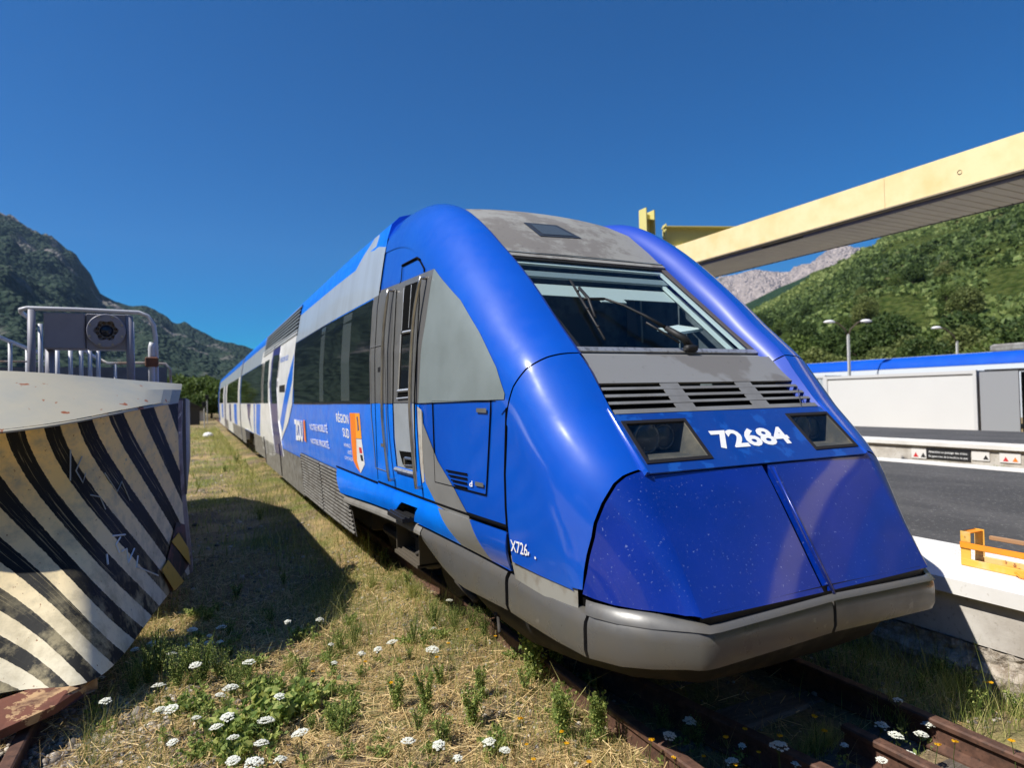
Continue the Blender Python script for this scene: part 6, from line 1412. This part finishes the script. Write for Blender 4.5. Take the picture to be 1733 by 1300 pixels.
def put(pr, px, py, h, label, group=None, s=1., cat='weed', base=True):
    p = atZ(px, py, -.16); loc = (float(p[0]), float(p[1]), float(gz(p[0], p[1]))-.01)
    if 'label' not in pr: o = pr; o.location = loc; o.scale = (s, s, s)
    else: o = copy_thing(pr, loc, s, random.uniform(0, 6))
    o['label'] = label; o['category'] = cat
    if group: o['group'] = group
    elif 'group' in o: del o['group']
    return o
put(W1, 905, 1160, 0, 'bushy green thistle growing against the near rail under the bumper', s=1.3)
put(W1, 940, 1150, 0, 'second green thistle by the rail, just behind the bushy one', s=.85)
for px, py, s in ((672, 1200, .62), (722, 1215, .7), (800, 1240, .75), (815, 1200, .55), (945, 1240, .65), (955, 1275, .8), (1015, 1270, .75), (745, 1165, .45)): put(W1, px, py, 0, 'small upright thistle in the dry straw in front of the train', 'small thistles in the dry straw', s)
for px, py, s in ((250, 1165, .95), (300, 1170, 1.0), (345, 1160, .95), (395, 1180, .8), (800, 1070, .7), (770, 1080, .7), (850, 1075, .6), (225, 1180, .7), (270, 1150, 1.1), (320, 1145, 1.0), (370, 1150, .8), (415, 1150, .7), (600, 1090, .7), (560, 1110, .6), (700, 1095, .7), (735, 1075, .8), (820, 1090, .8), (880, 1100, .7), (1120, 1230, .5), (1180, 1260, .6), (1010, 1230, .5)): put(W4, px, py, 0, 'bushy weed with fine yellow green flower spikes', 'weeds with yellow green spikes', s)
for i in range(90):
    px = random.choice([random.uniform(200, 600), random.uniform(300, 620), random.uniform(560, 1050)]); py = random.uniform(1030, 1295)
    if px < 330 and py < 1150: continue
    put(W2 if i % 2 else W3, px, py, 0, 'low green weed rosette in the grass before the train', 'low weeds in the grass', random.uniform(.5, 1.15))
for px, py, s in ((470, 1215, 1.7), (420, 1235, 1.6), (510, 1200, 1.5), (450, 1180, 1.3), (390, 1250, 1.5), (540, 1180, 1.2), (400, 1290, 1.3)): put(W5, px, py, 0, 'broad leaved green weed under the white umbels at the near left', 'broad leaved weeds near left', s)
for px, py, s in ((400, 1010, 1.2), (480, 985, .9), (650, 960, 1.2), (620, 940, 1.1), (690, 1000, 1.), (560, 890, 1.3), (440, 880, 1.2), (520, 830, 1.5), (400, 785, 2), (430, 760, 1.6), (380, 800, 1.5), (460, 790, 1.5), (1640, 1180, 1.1), (1600, 1165, 1.2), (1700, 1175, 1), (1650, 1230, 1.), (1720, 1220, 1.1), (1560, 1190, .9)): put(W2, px, py, 0, 'low green weed further back beside the track', 'weeds beside the track', s)
for px in (1480, 1500, 1520, 1578, 1600, 1668, 1690):
    a = atX(px, 775, 12.6); c = copy_thing(W2, (float(a[0]), float(a[1]), -.15), 1.6, 0, 'green weed tuft at the foot of the wall with the warning signs', 'weeds at the foot of the far wall'); c['category'] = 'weed'
# yellow flowers
def yellow_proto():
    root = empty('yellow_flower', (0, 0, 0)); g = M(); g.tube([(0, 0, 0), (.008, 0, .1), (0, .01, .19)], .0016, 5); g.build('stem', stemm, root)
    n = 60; a = rng.uniform(0, 6.283, n); q = .012*np.sqrt(rng.uniform(.0, 1, n)); P = np.stack([q*np.cos(a), .01+q*np.sin(a), .19+.2*q], -1); V, Fc = leaf_quads(P, .009); np_mesh('flower_head', V, Fc, yfl, root, attr=rng.uniform(0, 1, len(V))); return root
yp = yellow_proto(); f_ = True
for px, py in ((760, 1090), (790, 1060), (840, 1075), (700, 1140), (660, 1160), (880, 1230), (530, 1130), (905, 1280), (1000, 1290), (1100, 1262), (1140, 1275), (1190, 1270), (1232, 1256), (1262, 1231), (1286, 1262), (1318, 1254), (1378, 1226), (1392, 1242), (1247, 1285), (1584, 1265), (1616, 1259), (1680, 1166), (1717, 1268), (1669, 1145), (948, 1243), (962, 1257), (893, 1251), (740, 1115), (620, 1118)):
    p = atZ(px, py, .03); loc = (float(p[0]), float(p[1]), -.16)
    if f_: o = yp; o.location = loc; f_ = False
    else: o = copy_thing(yp, loc, random.uniform(.8, 1.2), random.uniform(0, 6))
    o['label'] = 'small yellow dandelion-like flower on a thin stem'; o['category'] = 'flower'; o['group'] = 'yellow flowers beside the rails'
# grass tufts by the rails
def tuft_proto(h, n):
    root = empty('grass_tuft', (0, 0, 0)); P = np.zeros((n, 3)); P[:, :2] = rng.normal(0, .03, (n, 2)); V, Fc, T_ = blades(P, rng.uniform(.4, 1, n)*h, rng.uniform(.003, .0055, n), rng.uniform(.15, .85, n), rng.uniform(.1, 1, n), 4, .8); np_mesh('blades', V, Fc, gmat, root, attr=T_); return root
tp = tuft_proto(.26, 150)
for px, py, s in ((1380, 1275, 1), (1360, 1290, .9), (1400, 1265, .9), (1510, 1225, 1.1), (1490, 1215, .9), (1530, 1240, .9), (1230, 1270, .7), (1130, 1235, .5), (1160, 1245, .5), (1590, 1150, 1.1), (1570, 1130, 1.2), (1545, 1110, 1.1), (1500, 1100, 1), (1620, 1175, .8), (700, 1020, .9), (660, 1010, .8), (630, 1000, .9), (860, 1090, .8), (490, 1130, .7), (1000, 1200, .5), (1460, 1120, 1), (1600, 1190, .8)): 
    put(tp, px, py, 0, 'arching tuft of green grass beside the rails', 'grass tufts by the rails', s, 'grass tuft')
